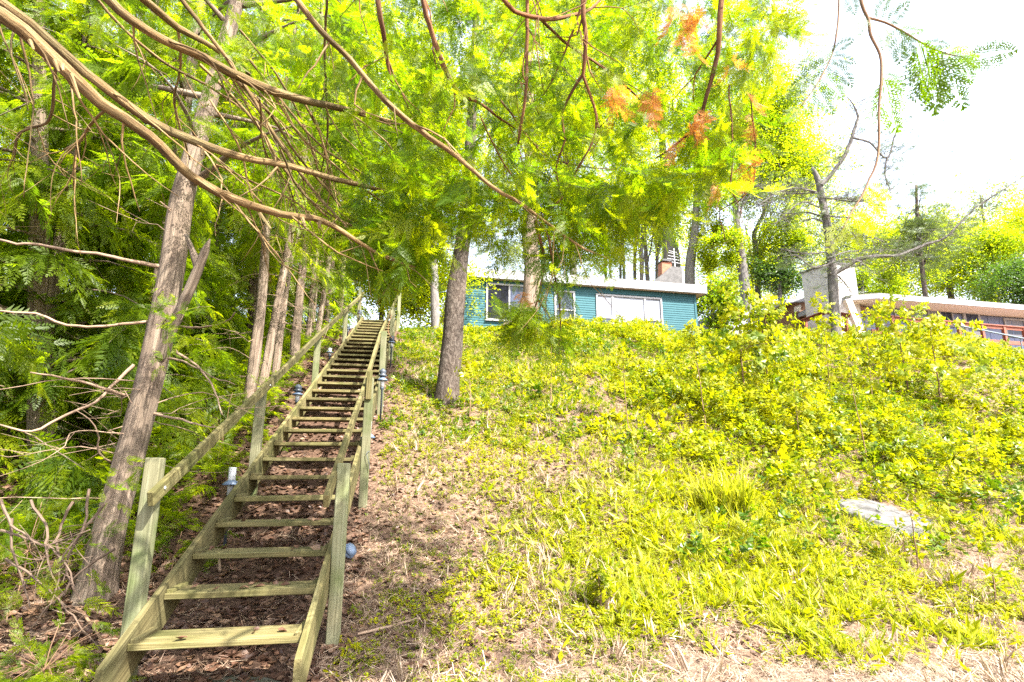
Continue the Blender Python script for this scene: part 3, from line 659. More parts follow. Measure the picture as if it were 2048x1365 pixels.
# shed between the houses
M['lilac'] = plain_mat('lilac_boards', (.24, .24, .32), (.3, .3, .4), 5, .7, .1, stretch=(4, 4, .3))
M['greywood'] = plain_mat('grey_boards', (.25, .22, .20), (.38, .35, .32), 5, .8, .2, stretch=(4, 4, .3))
q = [P(1447, 630, 25.), P(1500, 634, 25.4), P(1500, 690, 25.4), P(1447, 690, 25.)]
sh = thing('garden_shed', on_ground(*q[0][:2]), 'small pale lilac shed with white roof edge between the two houses', 'shed')
m = MB(); prism(m, [q[3], q[2], q[1], q[0]], -N2*2.2+E2*-.2); m.build('wall', M['lilac'], sh)
m = MB(); prism(m, [q[0]-E2*.15+N2*.1, q[1]+E2*.15+N2*.1, q[1]+E2*.15+N2*.1+UP*.2, q[0]-E2*.15+N2*.1+UP*.2], -N2*2.6); m.build('roof', M['white'], sh)
m = MB(); prism(m, [P(1418, 650, 25.8), P(1447, 640, 25.), P(1447, 690, 25.), P(1418, 690, 25.8)], -N2*.1); m.build('side_boards', M['greywood'], sh)

# ------------------------------------------------------------------ cedars left of the stairs
def px_path(pts, Y):
    Y = np.interp(np.linspace(0, 1, len(pts)), np.linspace(0, 1, len(Y)), Y) if len(Y) != len(pts) else Y
    return np.array([P(u, v, y) for (u, v), y in zip(pts, Y)])
def px_r(wpx, p): return max(.0012, wpx*.5*(p[1]*cp+p[2]*sp)/FPX*.92)
def boughs_along(pts, n, len_rng, droop, toward=None, t0=.15, tmpl=None, side=.9, tint=(0, .2)):
    """positions and headings of leafy boughs along a limb"""
    L = np.concatenate([[0], np.cumsum(np.linalg.norm(np.diff(pts, axis=0), axis=1))]); t = R.uniform(t0, 1, n)*L[-1]
    p = np.stack([np.interp(t, L, pts[:, k]) for k in range(3)], -1)
    tg = np.stack([np.interp(t, L, np.gradient(pts[:, k], L)) for k in range(3)], -1); tg /= np.linalg.norm(tg, axis=1)[:, None]
    sd_ = np.cross(tg, [0, 0, 1.]); sd_ /= np.linalg.norm(sd_, axis=1)[:, None]+1e-6
    d = tg*R.uniform(.2, .8, (n, 1)) + sd_*R.choice([-1, 1], (n, 1))*R.uniform(.3, 1, (n, 1))*side + np.array([0, 0, 1.])*R.uniform(*droop, (n, 1))
    return p, d
def dead_twigs(m, base, n, z0, z1, rad_at, lr=(.4, 1.3), r0=.0055):
    """bare lower twigs curving out of a trunk given as a polyline"""
    for k in range(n):
        i_ = R.uniform(z0, z1); p = np.array([np.interp(i_, base[:, 2], base[:, q]) for q in range(3)])
        th = R.uniform(0, 2*np.pi); L = R.uniform(*lr); d = np.array([math.cos(th), math.sin(th), R.uniform(-.25, .25)])
        q = [p, p+d*L*.35+UP*R.normal(0, .05), p+d*L*.7+np.array([R.normal(0, .12), R.normal(0, .12), -L*R.uniform(-.05, .22)]), p+d*L+np.array([R.normal(0, .2), R.normal(0, .2), -L*R.uniform(-.15, .4)])]
        tube(m, q, [r0, r0*.75, r0*.5, r0*.2], 5, .1, wig=.006)
        for _ in range(R.integers(1, 4)):
            a = q[1]*(1-(t := R.random()))+q[2]*t; e = d*R.uniform(.1, .4)+np.array([R.normal(0, .2), R.normal(0, .2), R.normal(-.05, .12)])
            tube(m, [a, a+e*.5+R.normal(0, .02, 3), a+e], [r0*.45, r0*.35, r0*.15], 4, .1)
def cedar(base, top, r0, nlimb, z_low, reach, label, group, tmpl, mat, quality=1.0, trunk=None, bsize=(.45, .8), twigs=14, avoid=None, tint=(.15, .55)):
    t = thing('cedar_tree', base, label, 'tree', group); H = top[2]-base[2]
    m = MB()
    if trunk is None:
        k = np.linspace(0, 1, 5); w_ = np.concatenate([[[0, 0, 0]], np.cumsum(R.normal(0, .05, (4, 3))*[1, 1, 0], 0)])
        pts = base+(top-base)*k[:, None]+w_; pts[0, 2] -= .2; rad = r0*(1-k*.8)
    else: pts, rad = trunk
    pp, rr = tube(m, pts, rad, 14, .14, .06, flare=.25)
    lm = m; pos, dr, sc = [], [], []
    for k in range(nlimb):
        f = (k+R.random())/nlimb; z = z_low+(top[2]-z_low)*f**1.1; p = np.array([np.interp(z, pp[:, 2], pp[:, q]) for q in range(3)])
        th = k*2.4+R.uniform(-.5, .5); L = reach*(1-.62*f)*R.uniform(.65, 1.15); d = np.array([math.cos(th), math.sin(th), 0])
        if avoid is not None and np.dot(d, avoid) > .25: L *= .35
        q = np.array([p, p+d*L*.4+UP*L*.10, p+d*L*.75+UP*L*.02, p+d*L-UP*L*.10])
        lp_, _ = tube(lm, q, [.012+.012*L, .012, .008, .003], 5, .25, wig=.01)
        n = max(3, int(quality*9*L)); a, b = boughs_along(lp_, n, None, (-.55, .05)); pos.append(a); dr.append(b); sc.append(R.uniform(*bsize, n)*(1-.3*f))
    m.build('trunk', M['cedarbark'], t, True)
    pos, dr, sc = np.concatenate(pos), np.concatenate(dr), np.concatenate(sc)
    # keep the flight of steps itself clear
    a = (pos-P0)@DV; wv = (pos-P0)@WV; hh = pos[:, 2]-(P0[2]+a/RUN*RISE)
    ok = ~((wv > -.35) & (wv < 1.4) & (hh < 2.2) & (a < 12))
    pos, dr, sc = pos[ok], dr[ok], sc[ok]
    m = MB(); scatter(m, tmpl, pos, frames(dr, R.normal(0, .5, len(pos))), sc, R.uniform(*tint, len(pos))); m.build('crown', mat, t)
    if twigs:
        m = MB(); dead_twigs(m, pp, twigs, base[2]+.4, base[2]+.4+min(3.2, H*.45), None); tag(m.build('dead_twigs', M['deadtwig'], t), kind='stuff')
    return t
BIGL = 'cedars growing left of the staircase'
# the big leaning cedar with its broken fork
b = G(190, 1195)
tr = px_path([(185, 1215), (225, 1040), (268, 880), (312, 700), (345, 530), (365, 400), (405, 250), (440, 120), (478, -20), (520, -260), (560, -600)], [b[1], b[1]+.02, b[1]+.06, b[1]+.1, b[1]+.16, b[1]+.2, b[1]+.3, b[1]+.4, b[1]+.5, b[1]+.7, b[1]+1.0])
rd = [px_r(w_, p) for w_, p in zip([72, 61, 55, 54, 50, 46, 36, 31, 28, 22, 14], tr)]
big = cedar(b, tr[-1], .2, 26, 2.6, 2.4, 'big pale barked cedar leaning right beside the stair foot, with a broken fork', BIGL, NEAR, M['cedar_far'], .8, (tr, rd), (.4, .7), 16, None)
m = MB(); q = px_path([(318, 715), (352, 640), (388, 560), (412, 500), (420, 478)], [b[1]+.05, b[1]+.02, b[1], b[1]-.03, b[1]-.05]); tube(m, q, [px_r(w_, p) for w_, p in zip([24, 23, 21, 16, 3], q)], 10, .06, .15)
q2 = px_path([(398, 535), (384, 500), (372, 470)], [b[1]+.02]*3); tube(m, q2, [px_r(w_, p) for w_, p in zip([22, 12, 8], q2)], 7, .06)
m.build('broken_fork', M['cedarbark'], big, True)
m = MB()
for path, ws in (([(322, 533), (262, 520), (180, 505), (90, 490), (0, 480)], [13, 11, 9, 8, 7]), ([(292, 645), (240, 648), (150, 655), (70, 630), (0, 622)], [10, 8, 8, 7, 6]),
                 ([(252, 790), (215, 780), (140, 760), (60, 745)], [11, 10, 7, 4]), ([(270, 730), (225, 770), (195, 800), (120, 830), (70, 860), (0, 850)], [11, 9, 8, 8, 7, 5]),
                 ([(350, 700), (400, 740), (430, 790), (445, 830)], [8, 6, 5, 3]), ([(338, 720), (380, 730), (420, 752), (470, 770)], [7, 5, 4, 3]), ([(305, 830), (370, 840), (430, 855)], [8, 6, 3]),
                 ([(330, 650), (400, 655), (450, 645), (470, 625)], [7, 6, 5, 3]), ([(240, 930), (205, 905), (190, 850), (150, 820)], [7, 6, 4, 2])):
    m = MB(); q = px_path(path, [b[1]+.1, b[1]-.35]); tube(m, q, [px_r(w_*.75, p) for w_, p in zip(ws, q)], 6, .06, .1, wig=.006); m.build('low_limb', M['deadtwig'], big, True)
m = MB(); q = np.concatenate([rand_poly([(300, 560), (430, 640), (420, 720), (320, 740)], 26, b[1]-.45, b[1]-.2), rand_poly([(190, 900), (300, 930), (280, 1010), (200, 1010)], 14, b[1]-.5, b[1]-.25)])
scatter(m, NEAR, q, frames(hang(len(q), .9, (-.5, .1))), R.uniform(.14, .26, len(q)), R.uniform(.4, .8, len(q))); m.build('low_foliage', M['cedar'], big)
# row of trunks along the stairs
row = [(528, 600, 8.0, .13, 'first slim cedar in the row left of the stair rail, dark leaning trunk'), (548, 585, 8.7, .11, 'second slim cedar of the row left of the rail, half hidden behind the first'),
       (574, 575, 9.6, .10, 'third slim cedar in the row, thin straight paired trunk behind the left rail'), (606, 590, 11.0, .15, 'stout straight reddish cedar trunk midway along the left stair rail'),
       (632, 560, 12.6, .10, 'slender cedar just above the stout reddish trunk left of the stairs'), (648, 560, 13.6, .11, 'slim upright cedar by the fourth left stair post'),
       (664, 560, 14.8, .12, 'straight cedar near the stair top, right of two slim ones'), (688, 570, 16.4, .14, 'last cedar of the row, close beside the stair top')]
for u, v, y_, r_, lab in row:
    p = P(u, v, y_); bs = on_ground(p[0]-.08, y_); tp = np.array([p[0]+R.uniform(-.1, .5), y_+R.uniform(-.2, .3), bs[2]+R.uniform(7, 9)])
    k = np.linspace(0, 1, 6); f = (p[2]-bs[2])/(tp[2]-bs[2]); 
    cedar(bs, tp, r_*.68, 26, bs[2]+2.7, 1.5, lab, BIGL, FAR, M['cedar_far'], 1.0, None, (.4, .7), 12, WV, (.3, .8))
p = G(72, 985); far_l = px_path([(70, 1000), (88, 800), (92, 700), (108, 560), (128, 440), (150, 300), (190, -100)], [p[1], p[1]+.4]); rdl = [px_r(w_, q_) for w_, q_ in zip([34, 32, 28, 26, 24, 20, 12], far_l)]
cedar(p, far_l[-1], .08, 26, p[2]+1.3, 1.6, 'thin grey cedar trunk near the left picture edge behind the big leaning cedar', BIGL, FAR, M['cedar_far'], 1.3, (far_l, rdl), (.4, .7), 18)
labs = ['dense dark cedar deep in the grove, behind the far left thin trunk', 'tall cedar at the back of the left grove with lighter yellowish boughs', 'bushy cedar filling the middle of the left grove', 'cedar with drooping boughs behind the big leaning trunk', 'cedar in the grove between the leaning trunk and the slim row',
        'deep shaded cedar at the far left of the grove', 'tall cedar beyond the slim row of trunks', 'far cedar up the slope behind the slim row', 'cedar at the upper left of the grove against the sky', 'farthest cedar of the left grove near the stair top', 'low branching cedar at the left picture edge', 'yellowish cedar behind the stout reddish trunk', 'narrow cedar filling the gap left of the leaning trunk', 'wide cedar at the back left, its boughs reaching low']
for k, (x_, y_) in enumerate([(-6.6, 8.2), (-8.2, 11.5), (-5.6, 9.6), (-4.9, 7.4), (-5.2, 11.2), (-9.5, 9.2), (-6.0, 13.2), (-7.2, 16.5), (-10.8, 13.5), (-5.8, 18.2), (-6.4, 5.6), (-5.2, 14.2), (-5.4, 6.7), (-11.5, 17.)]):
    bs = on_ground(x_, y_); tp = bs+np.array([R.normal(0, .3), R.normal(0, .3), R.uniform(7.5, 11)])
    cedar(bs, tp, R.uniform(.09, .15), 34, bs[2]+R.uniform(.5, 1.2), R.uniform(2.0, 2.7), labs[k], BIGL, FAR, M['cedar_far'], 1.15, None, (.5, .9), 10, WV*.8 if k in (2, 3, 4, 6, 9, 11) else None, (.05, .75))

# ------------------------------------------------------------------ overhanging cedars in front
def limb_px(tree, path, ws, Y, mat='limbbark', name='limb', sides=9, twigs=0, tl=(.25, .8), tdir=None):
    q = px_path(path, Y); m = MB(); pp, rr = tube(m, q, [px_r(w_*.8, p) for w_, p in zip(ws, q)], sides, .05, .16, wig=.0022)
    for k in range(twigs):
        i_ = R.integers(len(pp)//6, len(pp)-1); a = pp[i_]; L = R.uniform(*tl); d = pp[min(i_+3, len(pp)-1)]-pp[i_-1]; d /= np.linalg.norm(d)
        e = d*R.uniform(.3, .9)+(np.array([R.normal(0, .4), R.normal(0, .4), R.uniform(-1, .1)]) if tdir is None else np.array(tdir)+R.normal(0, .25, 3)); e /= np.linalg.norm(e)
        c1 = a+e*L*.45+R.normal(0, .03, 3); c2 = a+e*L+R.normal(0, .07, 3)+UP*-.05
        r_ = min(rr[i_]*.5, .006); tube(m, [a, c1, c2], [r_, r_*.7, r_*.3], 5, .06, wig=.004)
        if R.random() < .6: tube(m, [c1, c1+(e+R.normal(0, .5, 3))*L*.25, c1+(e+R.normal(0, .4, 3))*L*.5], [r_*.6, r_*.4, r_*.2], 4, .08)
    return m.build(name, M[mat], tree, True), pp
tb = on_ground(-3.4, 1.5)
over = thing('overhanging_cedar', tb, 'old cedar whose long bare limbs sweep down over the stairs from the upper left', 'tree', 'cedars overhanging the view')
m = MB(); tube(m, [tb-UP*.2, tb+np.array([.1, 0, 1.5]), tb+np.array([.15, .05, 3.2]), tb+np.array([.3, .1, 6.])], [.22, .18, .15, .09], 14, .15, .08, flare=.3)
for q, r_ in ((P(-650, -230, 1.6), .058), (P(-500, -260, 1.8), .042), (P(60, -190, 2.1), .032), (P(220, -60, 2.3), .022), (P(500, -150, 2.1), .018)): s_ = tb+np.array([.15, .05, 2.6+R.uniform(0, 1.2)]); tube(m, [s_, (s_+q)/2+UP*.25, q], [r_*1.25, r_*1.1, r_], 9, .12, .12)
m.build('trunk', M['cedarbark'], over, True)
_, l1 = limb_px(over, [(-650, -230), (-300, -110), (0, 25), (100, 112), (200, 200), (300, 268), (380, 345), (460, 390), (560, 425), (640, 440), (700, 475), (770, 515), (830, 535)], [72, 55, 40, 37, 33, 29, 26, 23, 19, 16, 13, 9, 4], [1.6, 3.1], twigs=14, tl=(.2, .6))
_, l2 = limb_px(over, [(-500, -260), (-200, -120), (0, 2), (90, 72), (200, 165), (300, 240), (400, 287), (480, 315), (600, 340), (700, 368), (780, 386)], [46, 36, 28, 26, 24, 24, 23, 20, 17, 14, 8], [1.8, 3.2], twigs=10)
_, l3 = limb_px(over, [(60, -190), (210, -10), (300, 62), (400, 112), (480, 155), (560, 185), (650, 212), (720, 226), (800, 250)], [34, 27, 25, 24, 24, 21, 18, 15, 8], [2.1, 3.2], twigs=12)
limb_px(over, [(220, -60), (300, 10), (350, 55), (420, 95), (500, 150)], [22, 20, 17, 13, 9], [2.3, 3.2])
_, l5 = limb_px(over, [(500, -150), (600, 5), (660, 75), (700, 112), (790, 212), (860, 270), (920, 310), (985, 370), (1050, 410), (1110, 455), (1170, 495), (1222, 520)], [20, 17, 16, 16, 15, 14, 13, 11, 9, 7, 6, 3], [2.1, 2.9], twigs=8, tl=(.15, .5))
for path, ws in (([(340, -30), (395, 40), (450, 110), (500, 190), (560, 290), (620, 370), (690, 450), (740, 500)], [13, 12, 11, 11, 10, 8, 6, 3]), ([(170, -30), (250, 60), (340, 130), (450, 190), (540, 260), (600, 330)], [8, 8, 8, 7, 5, 3]),
                 ([(400, 130), (460, 190), (520, 260), (560, 330), (620, 400), (700, 470), (780, 520)], [9, 9, 8, 8, 7, 5, 3]), ([(470, 160), (540, 230), (590, 310), (660, 390), (720, 470)], [8, 8, 7, 6, 3]),
                 ([(480, 60), (560, 160), (610, 260), (640, 350), (690, 420)], [7, 7, 6, 5, 3]), ([(355, 50), (362, 130), (350, 210), (372, 290), (380, 320)], [8, 7, 6, 5, 3]),
                 ([(540, 180), (600, 270), (680, 340), (760, 400), (830, 440), (900, 470)], [7, 6, 6, 5, 4, 2]), ([(110, 140), (98, 240), (40, 265), (28, 320)], [8, 8, 7, 3]), ([(215, 210), (165, 280), (150, 310), (148, 380)], [8, 8, 7, 4]),
                 ([(420, 200), (480, 300), (500, 380), (560, 440), (640, 470)], [6, 6, 5, 4, 2]), ([(520, 200), (530, 300), (580, 380), (600, 450)], [6, 5, 4, 2]), ([(600, 190), (640, 280), (655, 360), (650, 430)], [7, 6, 5, 3]), ([(655, -20), (650, 120), (655, 260), (640, 350)], [7, 7, 6, 3]),
                 ([(500, 120), (570, 210), (650, 300), (740, 360), (800, 420), (850, 490)], [7, 7, 6, 6, 4, 2]), ([(430, 330), (520, 370), (610, 420), (660, 490)], [6, 5, 4, 2]), ([(560, 300), (600, 380), (680, 440), (760, 470)], [6, 5, 4, 2])):
    y0 = R.uniform(2.4, 3.2); limb_px(over, path, ws, [y0, y0+R.uniform(.5, 1.2)], sides=6, twigs=7, tl=(.15, .6), name='branch')
m = MB()
for u, v, dx, dy in ((60, 82, 8, 18), (110, 122, 8, 22), (125, 130, 2, 12), (142, 150, 18, 48), (520, 428, 22, 30), (605, 438, 6, 16), (640, 444, -2, 12), (405, 300, -2, 12)):
    m = MB(); y_ = np.interp(u, [0, 780], [1.80, 2.92])-.02; a = P(u, v, y_); e = P(u+dx, v+dy, y_-.03); tube(m, [a, e], [px_r(9, a), px_r(4, e)], 6, .05); m.build('stub', M['limbbark'], over)
hang_t_ = lambda: globals().get('hang_t')
def foliage(tree, groups, tmpl, mat, name, sc, tint, out=.6, dn=(-1., -.25)):
    kq = .80 if tree is hang_t_() else 1.0; sc = (sc[0]*kq, sc[1]*kq); pos = np.concatenate([rand_poly(p_, n, a*kq if a < 4.5 else a, b*kq if a < 4.5 else b) for p_, n, a, b in groups]); d = hang(len(pos), out, dn); s = R.uniform(*sc, len(pos)); m = MB()
    scatter(m, tmpl, pos, frames(d, R.uniform(0, 6.28, len(pos))), s, R.uniform(*tint, len(pos))); return m.build(name, M[mat], tree)
foliage(over, [([(330, 0), (720, 0), (720, 330), (560, 170), (440, 120)], 110, 2.9, 4.6), ([(560, 330), (860, 330), (900, 470), (800, 520), (640, 470)], 90, 3.4, 4.6), ([(0, 0), (330, 0), (330, 60), (0, 0)], 22, 3, 4.6),
               ([(650, 430), (860, 430), (840, 520), (740, 520)], 60, 3.6, 4.4)], NEAR, 'cedar', 'foliage', (.18, .36), (.2, .85))
# the second overhanging cedar: hanging branches from above
tb = on_ground(2.2, -2.2)
hang_t = thing('overhanging_cedar', tb, 'green cedar with hanging sprays and some orange dead foliage filling the top middle', 'tree', 'cedars overhanging the view')
m = MB(); tube(m, [tb-UP*.2, tb+UP*2.5, tb+np.array([-.2, .2, 5.5]), tb+np.array([-.3, .4, 8])], [.24, .2, .15, .08], 14, .15, .08, flare=.3)
top_ = tb+np.array([-.2, .2, 5.2])
for q in (P(745, -220, 3.2*.79), P(835, -220, 3.2*.79), P(1054, -200, 3.2*.79), P(1172, -200, 3.1*.79), P(1452, -200, 3.1*.79), P(960, -80, 3.0*.79), P(1712, -60, 2.5), P(1678, -40, 2.6)): tube(m, [top_, (top_+q)/2+UP*.5, q], [.05, .03, .014], 7, .2, .08)
m.build('trunk', M['cedarbark'], hang_t, True)
for path, ws, y0, y1, tw in (([(745, -220), (757, 0), (768, 60), (775, 110), (785, 175)], [18, 15, 14, 13, 8], 3.2, 3.6, 3), ([(835, -220), (848, 0), (865, 60), (882, 110), (897, 150), (914, 182), (958, 208), (1000, 238), (1030, 258)], [16, 15, 14, 13, 12, 11, 8, 7, 3], 3.2, 3.7, 8),
        ([(1054, -200), (1054, 0), (1053, 100), (1051, 190), (1043, 250), (1035, 295)], [11, 10, 10, 9, 8, 5], 3.2, 3.6, 5), ([(1036, 290), (1050, 340), (1070, 390), (1087, 437)], [5, 4, 4, 2], 3.6, 3.7, 2),
        ([(1172, -200), (1163, 0), (1170, 70), (1168, 120), (1164, 150), (1178, 190), (1192, 235), (1186, 280), (1165, 320), (1150, 350), (1120, 400), (1083, 432)], [15, 13, 12, 11, 9, 8, 8, 7, 6, 5, 4, 2], 3.1, 3.7, 8),
        ([(1164, 150), (1140, 190), (1122, 230), (1128, 280), (1110, 340), (1118, 390), (1090, 440), (1070, 470)], [8, 7, 6, 5, 5, 4, 3, 2], 3.4, 3.8, 6), ([(1160, 20), (1140, 80), (1120, 130), (1095, 180), (1070, 210)], [7, 6, 5, 4, 3], 3.3, 3.6, 4),
        ([(960, -80), (1010, 5), (1040, 25), (1090, 38), (1140, 32), (1185, 15), (1230, -40)], [14, 13, 12, 12, 10, 8, 6], 3.0, 3.5, 3), ([(1075, 30), (1110, 65), (1150, 100), (1200, 130), (1280, 200), (1320, 240)], [9, 8, 7, 7, 5, 3], 3.3, 3.9, 6),
        ([(1452, -200), (1440, 30), (1432, 110), (1412, 190), (1395, 245), (1350, 290), (1310, 318)], [16, 14, 13, 11, 9, 6, 3], 3.1, 3.6, 8), ([(1380, 250), (1405, 310), (1412, 360)], [5, 4, 3], 3.4, 3.6, 3),
        ([(1070, 440), (1085, 520), (1078, 580), (1060, 640)], [9, 8, 6, 3], 3.7, 3.8, 5), ([(1098, 470), (1110, 560), (1120, 640), (1118, 720)], [6, 5, 4, 2], 3.7, 3.8, 5), ([(1460, 170), (1470, 300), (1460, 380), (1475, 400), (1440, 420), (1450, 480)], [4, 4, 4, 4, 3, 2], 3.2, 3.4, 2),
        ([(1500, 190), (1512, 300), (1505, 370), (1470, 410)], [4, 4, 3, 3], 3.2, 3.4, 2), ([(1000, 200), (1080, 300), (1150, 330), (1230, 340)], [6, 5, 4, 2], 3.8, 4.2, 6), ([(960, 230), (1010, 330), (1050, 380), (1085, 435)], [5, 4, 4, 2], 3.8, 4, 4)):
    limb_px(hang_t, path, ws, [y0*.79, y1*.80], 'redlimb', 'branch', 8, tw, (.12, .45))
Acan = [(700, -80), (1560, -80), (1540, 120), (1510, 230), (1440, 330), (1350, 360), (1260, 390), (1150, 395), (1050, 395), (960, 370), (880, 380), (790, 400), (700, 300)]
foliage(hang_t, [(Acan, 1150, 3.3, 5.4), ([(1020, 360), (1290, 360), (1240, 440), (1140, 450), (1040, 420)], 100, 3.4, 4.3), ([(1010, 600), (1060, 590), (1110, 610), (1110, 645), (1050, 650), (1015, 635)], 30, 3.5, 3.9), ([(1070, 440), (1150, 440), (1140, 540), (1090, 560)], 9, 3.5, 3.9), ([(1230, 330), (1450, 320), (1430, 390), (1270, 430)], 80, 3.2, 4.2),
                 ([(1400, 250), (1500, 200), (1480, 380), (1430, 400)], 36, 3.1, 3.8), ([(1480, 0), (1580, 0), (1570, 80), (1500, 160)], 34, 3.0, 3.8), ([(760, 330), (960, 330), (950, 420), (800, 470)], 90, 3.6, 4.8), ([(700, 120), (900, 150), (900, 400), (750, 440)], 170, 4.6, 6.2), ([(690, 380), (880, 380), (860, 500), (740, 520)], 90, 3.6, 5.0), ([(880, 410), (1270, 410), (1230, 500), (1000, 500), (930, 480)], 62, 3.4, 4.3), ([(690, 470), (870, 470), (840, 540), (740, 540)], 34, 3.6, 4.4)], NEAR, 'cedar', 'foliage', (.18, .38), (.15, .95), .6)
foliage(hang_t, [([(1370, 0), (1390, 0), (1395, 60), (1380, 80)], 7, 2.9, 3.0), ([(1380, 220), (1420, 190), (1390, 270), (1350, 280)], 6, 3.1, 3.2), ([(1215, 150), (1240, 150), (1240, 190), (1215, 190)], 3, 3.1, 3.2), ([(1290, 170), (1320, 170), (1315, 190), (1290, 190)], 3, 3.1, 3.2),
                 ([(1320, 0), (1350, 0), (1345, 30), (1320, 30)], 3, 3, 3.1), ([(1440, 120), (1470, 90), (1470, 130), (1450, 140)], 2, 3.1, 3.2), ([(1490, 180), (1515, 180), (1515, 250), (1500, 250)], 3, 3.1, 3.2), ([(1505, 270), (1515, 270), (1515, 310), (1505, 310)], 2, 3.1, 3.2), ([(1430, 350), (1445, 350), (1445, 370), (1430, 370)], 2, 3.1, 3.2), ([(1040, 570), (1060, 570), (1060, 590), (1040, 590)], 1, 3.6, 3.7)], NEAR, 'dead', 'dead_foliage', (.14, .27), (.2, .9), .25, (-1.1, -.7))
# the hanging sprays against the white sky
def spray(path, ws, Y, fronds):
    q = px_path(path, [Y, Y]); m = MB(); tube(m, q, [px_r(w_, p) for w_, p in zip(ws, q)], 6, .03, .1); br = m.build('branch', M['twig'], hang_t, True)
    m = MB()
    for (u0, v0), (u1, v1), s_, tn in fronds:
        a, e = P(u0, v0, Y), P(u1, v1, Y-.02); d = e-a; L = np.linalg.norm(d); nz = -a/np.linalg.norm(a)+R.normal(0, .3, 3); d = d/L; nz -= d*np.dot(nz, d); nz /= np.linalg.norm(nz); s2 = np.cross(nz, d)
        F = np.stack([d, s2, nz], -1)[None]; tv, tf, tt = HERO_F[int(R.integers(0, len(HERO_F)))]
        m.add(tv @ F[0].T * L*s_ + a, tf, None, tn+tt)
    m.build('sprays', M['cedar'], br)
HERO_F = []
for k in range(4):
    g = frond(12, 4, .045, 60+k, .08, .46); HERO_F.append(as_tmpl(g, 0.0))
spray([(1712, -60), (1724, 10), (1737, 40), (1741, 70), (1760, 110), (1763, 150), (1758, 220), (1758, 290), (1752, 330), (1738, 360), (1725, 390), (1700, 430), (1680, 470)], [8, 8, 7, 7, 6, 6, 5, 5, 5, 4, 4, 3, 2], 2.5,
      [((1765, 148), (1812, 185), .9, .3), ((1766, 150), (1790, 265), .95, .35), ((1735, 365), (1780, 400), 1, .6), ((1730, 375), (1765, 440), 1, .8), ((1710, 420), (1740, 475), 1, .9), ((1695, 440), (1660, 500), 1, .95), ((1690, 450), (1720, 500), 1, .9), ((1737, 30), (1718, 65), 1, .3), ((1700, -10), (1705, 28), 1, .3)])
spray([(1737, 36), (1770, 45), (1800, 60), (1830, 78), (1860, 95), (1890, 107), (1930, 115)], [6, 5, 5, 4, 4, 3, 2], 2.5,
      [((1928, 115), (2038, 106), 1, .45), ((1890, 107), (1975, 120), .8, .4), ((1755, 40), (1775, 0), 1.3, .3), ((1770, 46), (1815, 12), 1.2, .3), ((1795, 60), (1838, 62), 1.2, .3), ((1770, 48), (1765, 95), 1, .3), ((1790, 55), (1798, 122), 1, .3), ((1815, 70), (1822, 120), 1, .3),
       ((1835, 80), (1845, 200), 1, .25), ((1850, 90), (1858, 222), 1, .25), ((1870, 100), (1880, 222), .9, .25), ((1890, 107), (1918, 215), 1, .25), ((1905, 110), (1942, 165), 1, .3), ((1845, 85), (1900, 92), 1, .3), ((1880, 102), (1935, 100), 1, .35), ((1920, 114), (1960, 135), 1, .4)])
spray([(1678, -40), (1677, 30), (1672, 75), (1664, 110), (1650, 140), (1630, 175), (1600, 215)], [4, 4, 4, 3, 3, 3, 2], 2.6,
      [((1664, 105), (1710, 80), 1, .3), ((1660, 115), (1712, 125), 1, .3), ((1655, 125), (1705, 170), 1, .3), ((1645, 145), (1680, 200), 1, .3), ((1630, 170), (1665, 225), 1, .3), ((1610, 200), (1620, 228), 1.2, .35), ((1600, 212), (1575, 240), 1.1, .35), ((1668, 90), (1600, 130), 1, .35), ((1655, 130), (1590, 165), 1, .35), ((1640, 155), (1575, 190), 1, .4), ((1620, 190), (1560, 205), 1, .4)])

# ------------------------------------------------------------------ trees on the slope and behind the houses
def leafy_tree(path, ws, Y, crowns, n, label, mat='maple', size=1.0, tint=(.3, .8), bark='greybark', tmpl=None, limbs=10, group='trees behind the houses', name='leafy_tree', cat='tree', ground_base=True):
    q = px_path(path, [Y, Y]); bs = on_ground(q[0][0], q[0][1]); q[0][2] = min(q[0][2], bs[2])-.15
    t = thing(name, bs, label, cat, group); m = MB(); pp, rr = tube(m, q, [px_r(w_, p) for w_, p in zip(ws, q)], 9, .4, .06)
    pos = []; 
    for (u0, v0, u1, v1), share in crowns:
        a, b_ = P(u0, v1, Y), P(u1, v0, Y); c_ = (a+b_)/2; h = np.abs(b_-a)/2; h[1] = min(h[0], 2.2)*.9
        k = max(4, int(limbs*share)); blobs = []
        for _ in range(k):
            d = R.normal(0, 1, 3); d /= np.linalg.norm(d); bl = c_+d*h*R.uniform(.25, 1.0); blobs.append(bl)
            s_ = pp[int(R.uniform(.45, .98)*(len(pp)-1))]; mid = (s_+bl)/2+UP*R.uniform(0, .3)+R.normal(0, .15, 3); r_ = .012+.01*np.linalg.norm(bl-s_)/2; tube(m, [s_, mid, bl], [r_, r_*.7, .006], 5, .35, wig=.02)
        blobs = np.array(blobs); kk = int(n*share*1.5); i_ = R.integers(0, k, kk); pos.append(blobs[i_]+R.normal(0, 1, (kk, 3))*h*np.where(R.random((k, 1)) < .6, .15, .30)[i_]*R.uniform(.6, 1.3, (kk, 1))+R.normal(0, .05, (kk, 3)))
    m.build('trunk', M[bark], t, True)
    pos = np.concatenate(pos); m = MB(); scatter(m, tmpl or CLUMP, pos, frames(hang(len(pos), 1, (-.4, .3)), R.normal(0, .4, len(pos))), R.uniform(.28, .6, len(pos))*size, R.uniform(*tint, len(pos))); m.build('crown', M[mat], t)
    return t
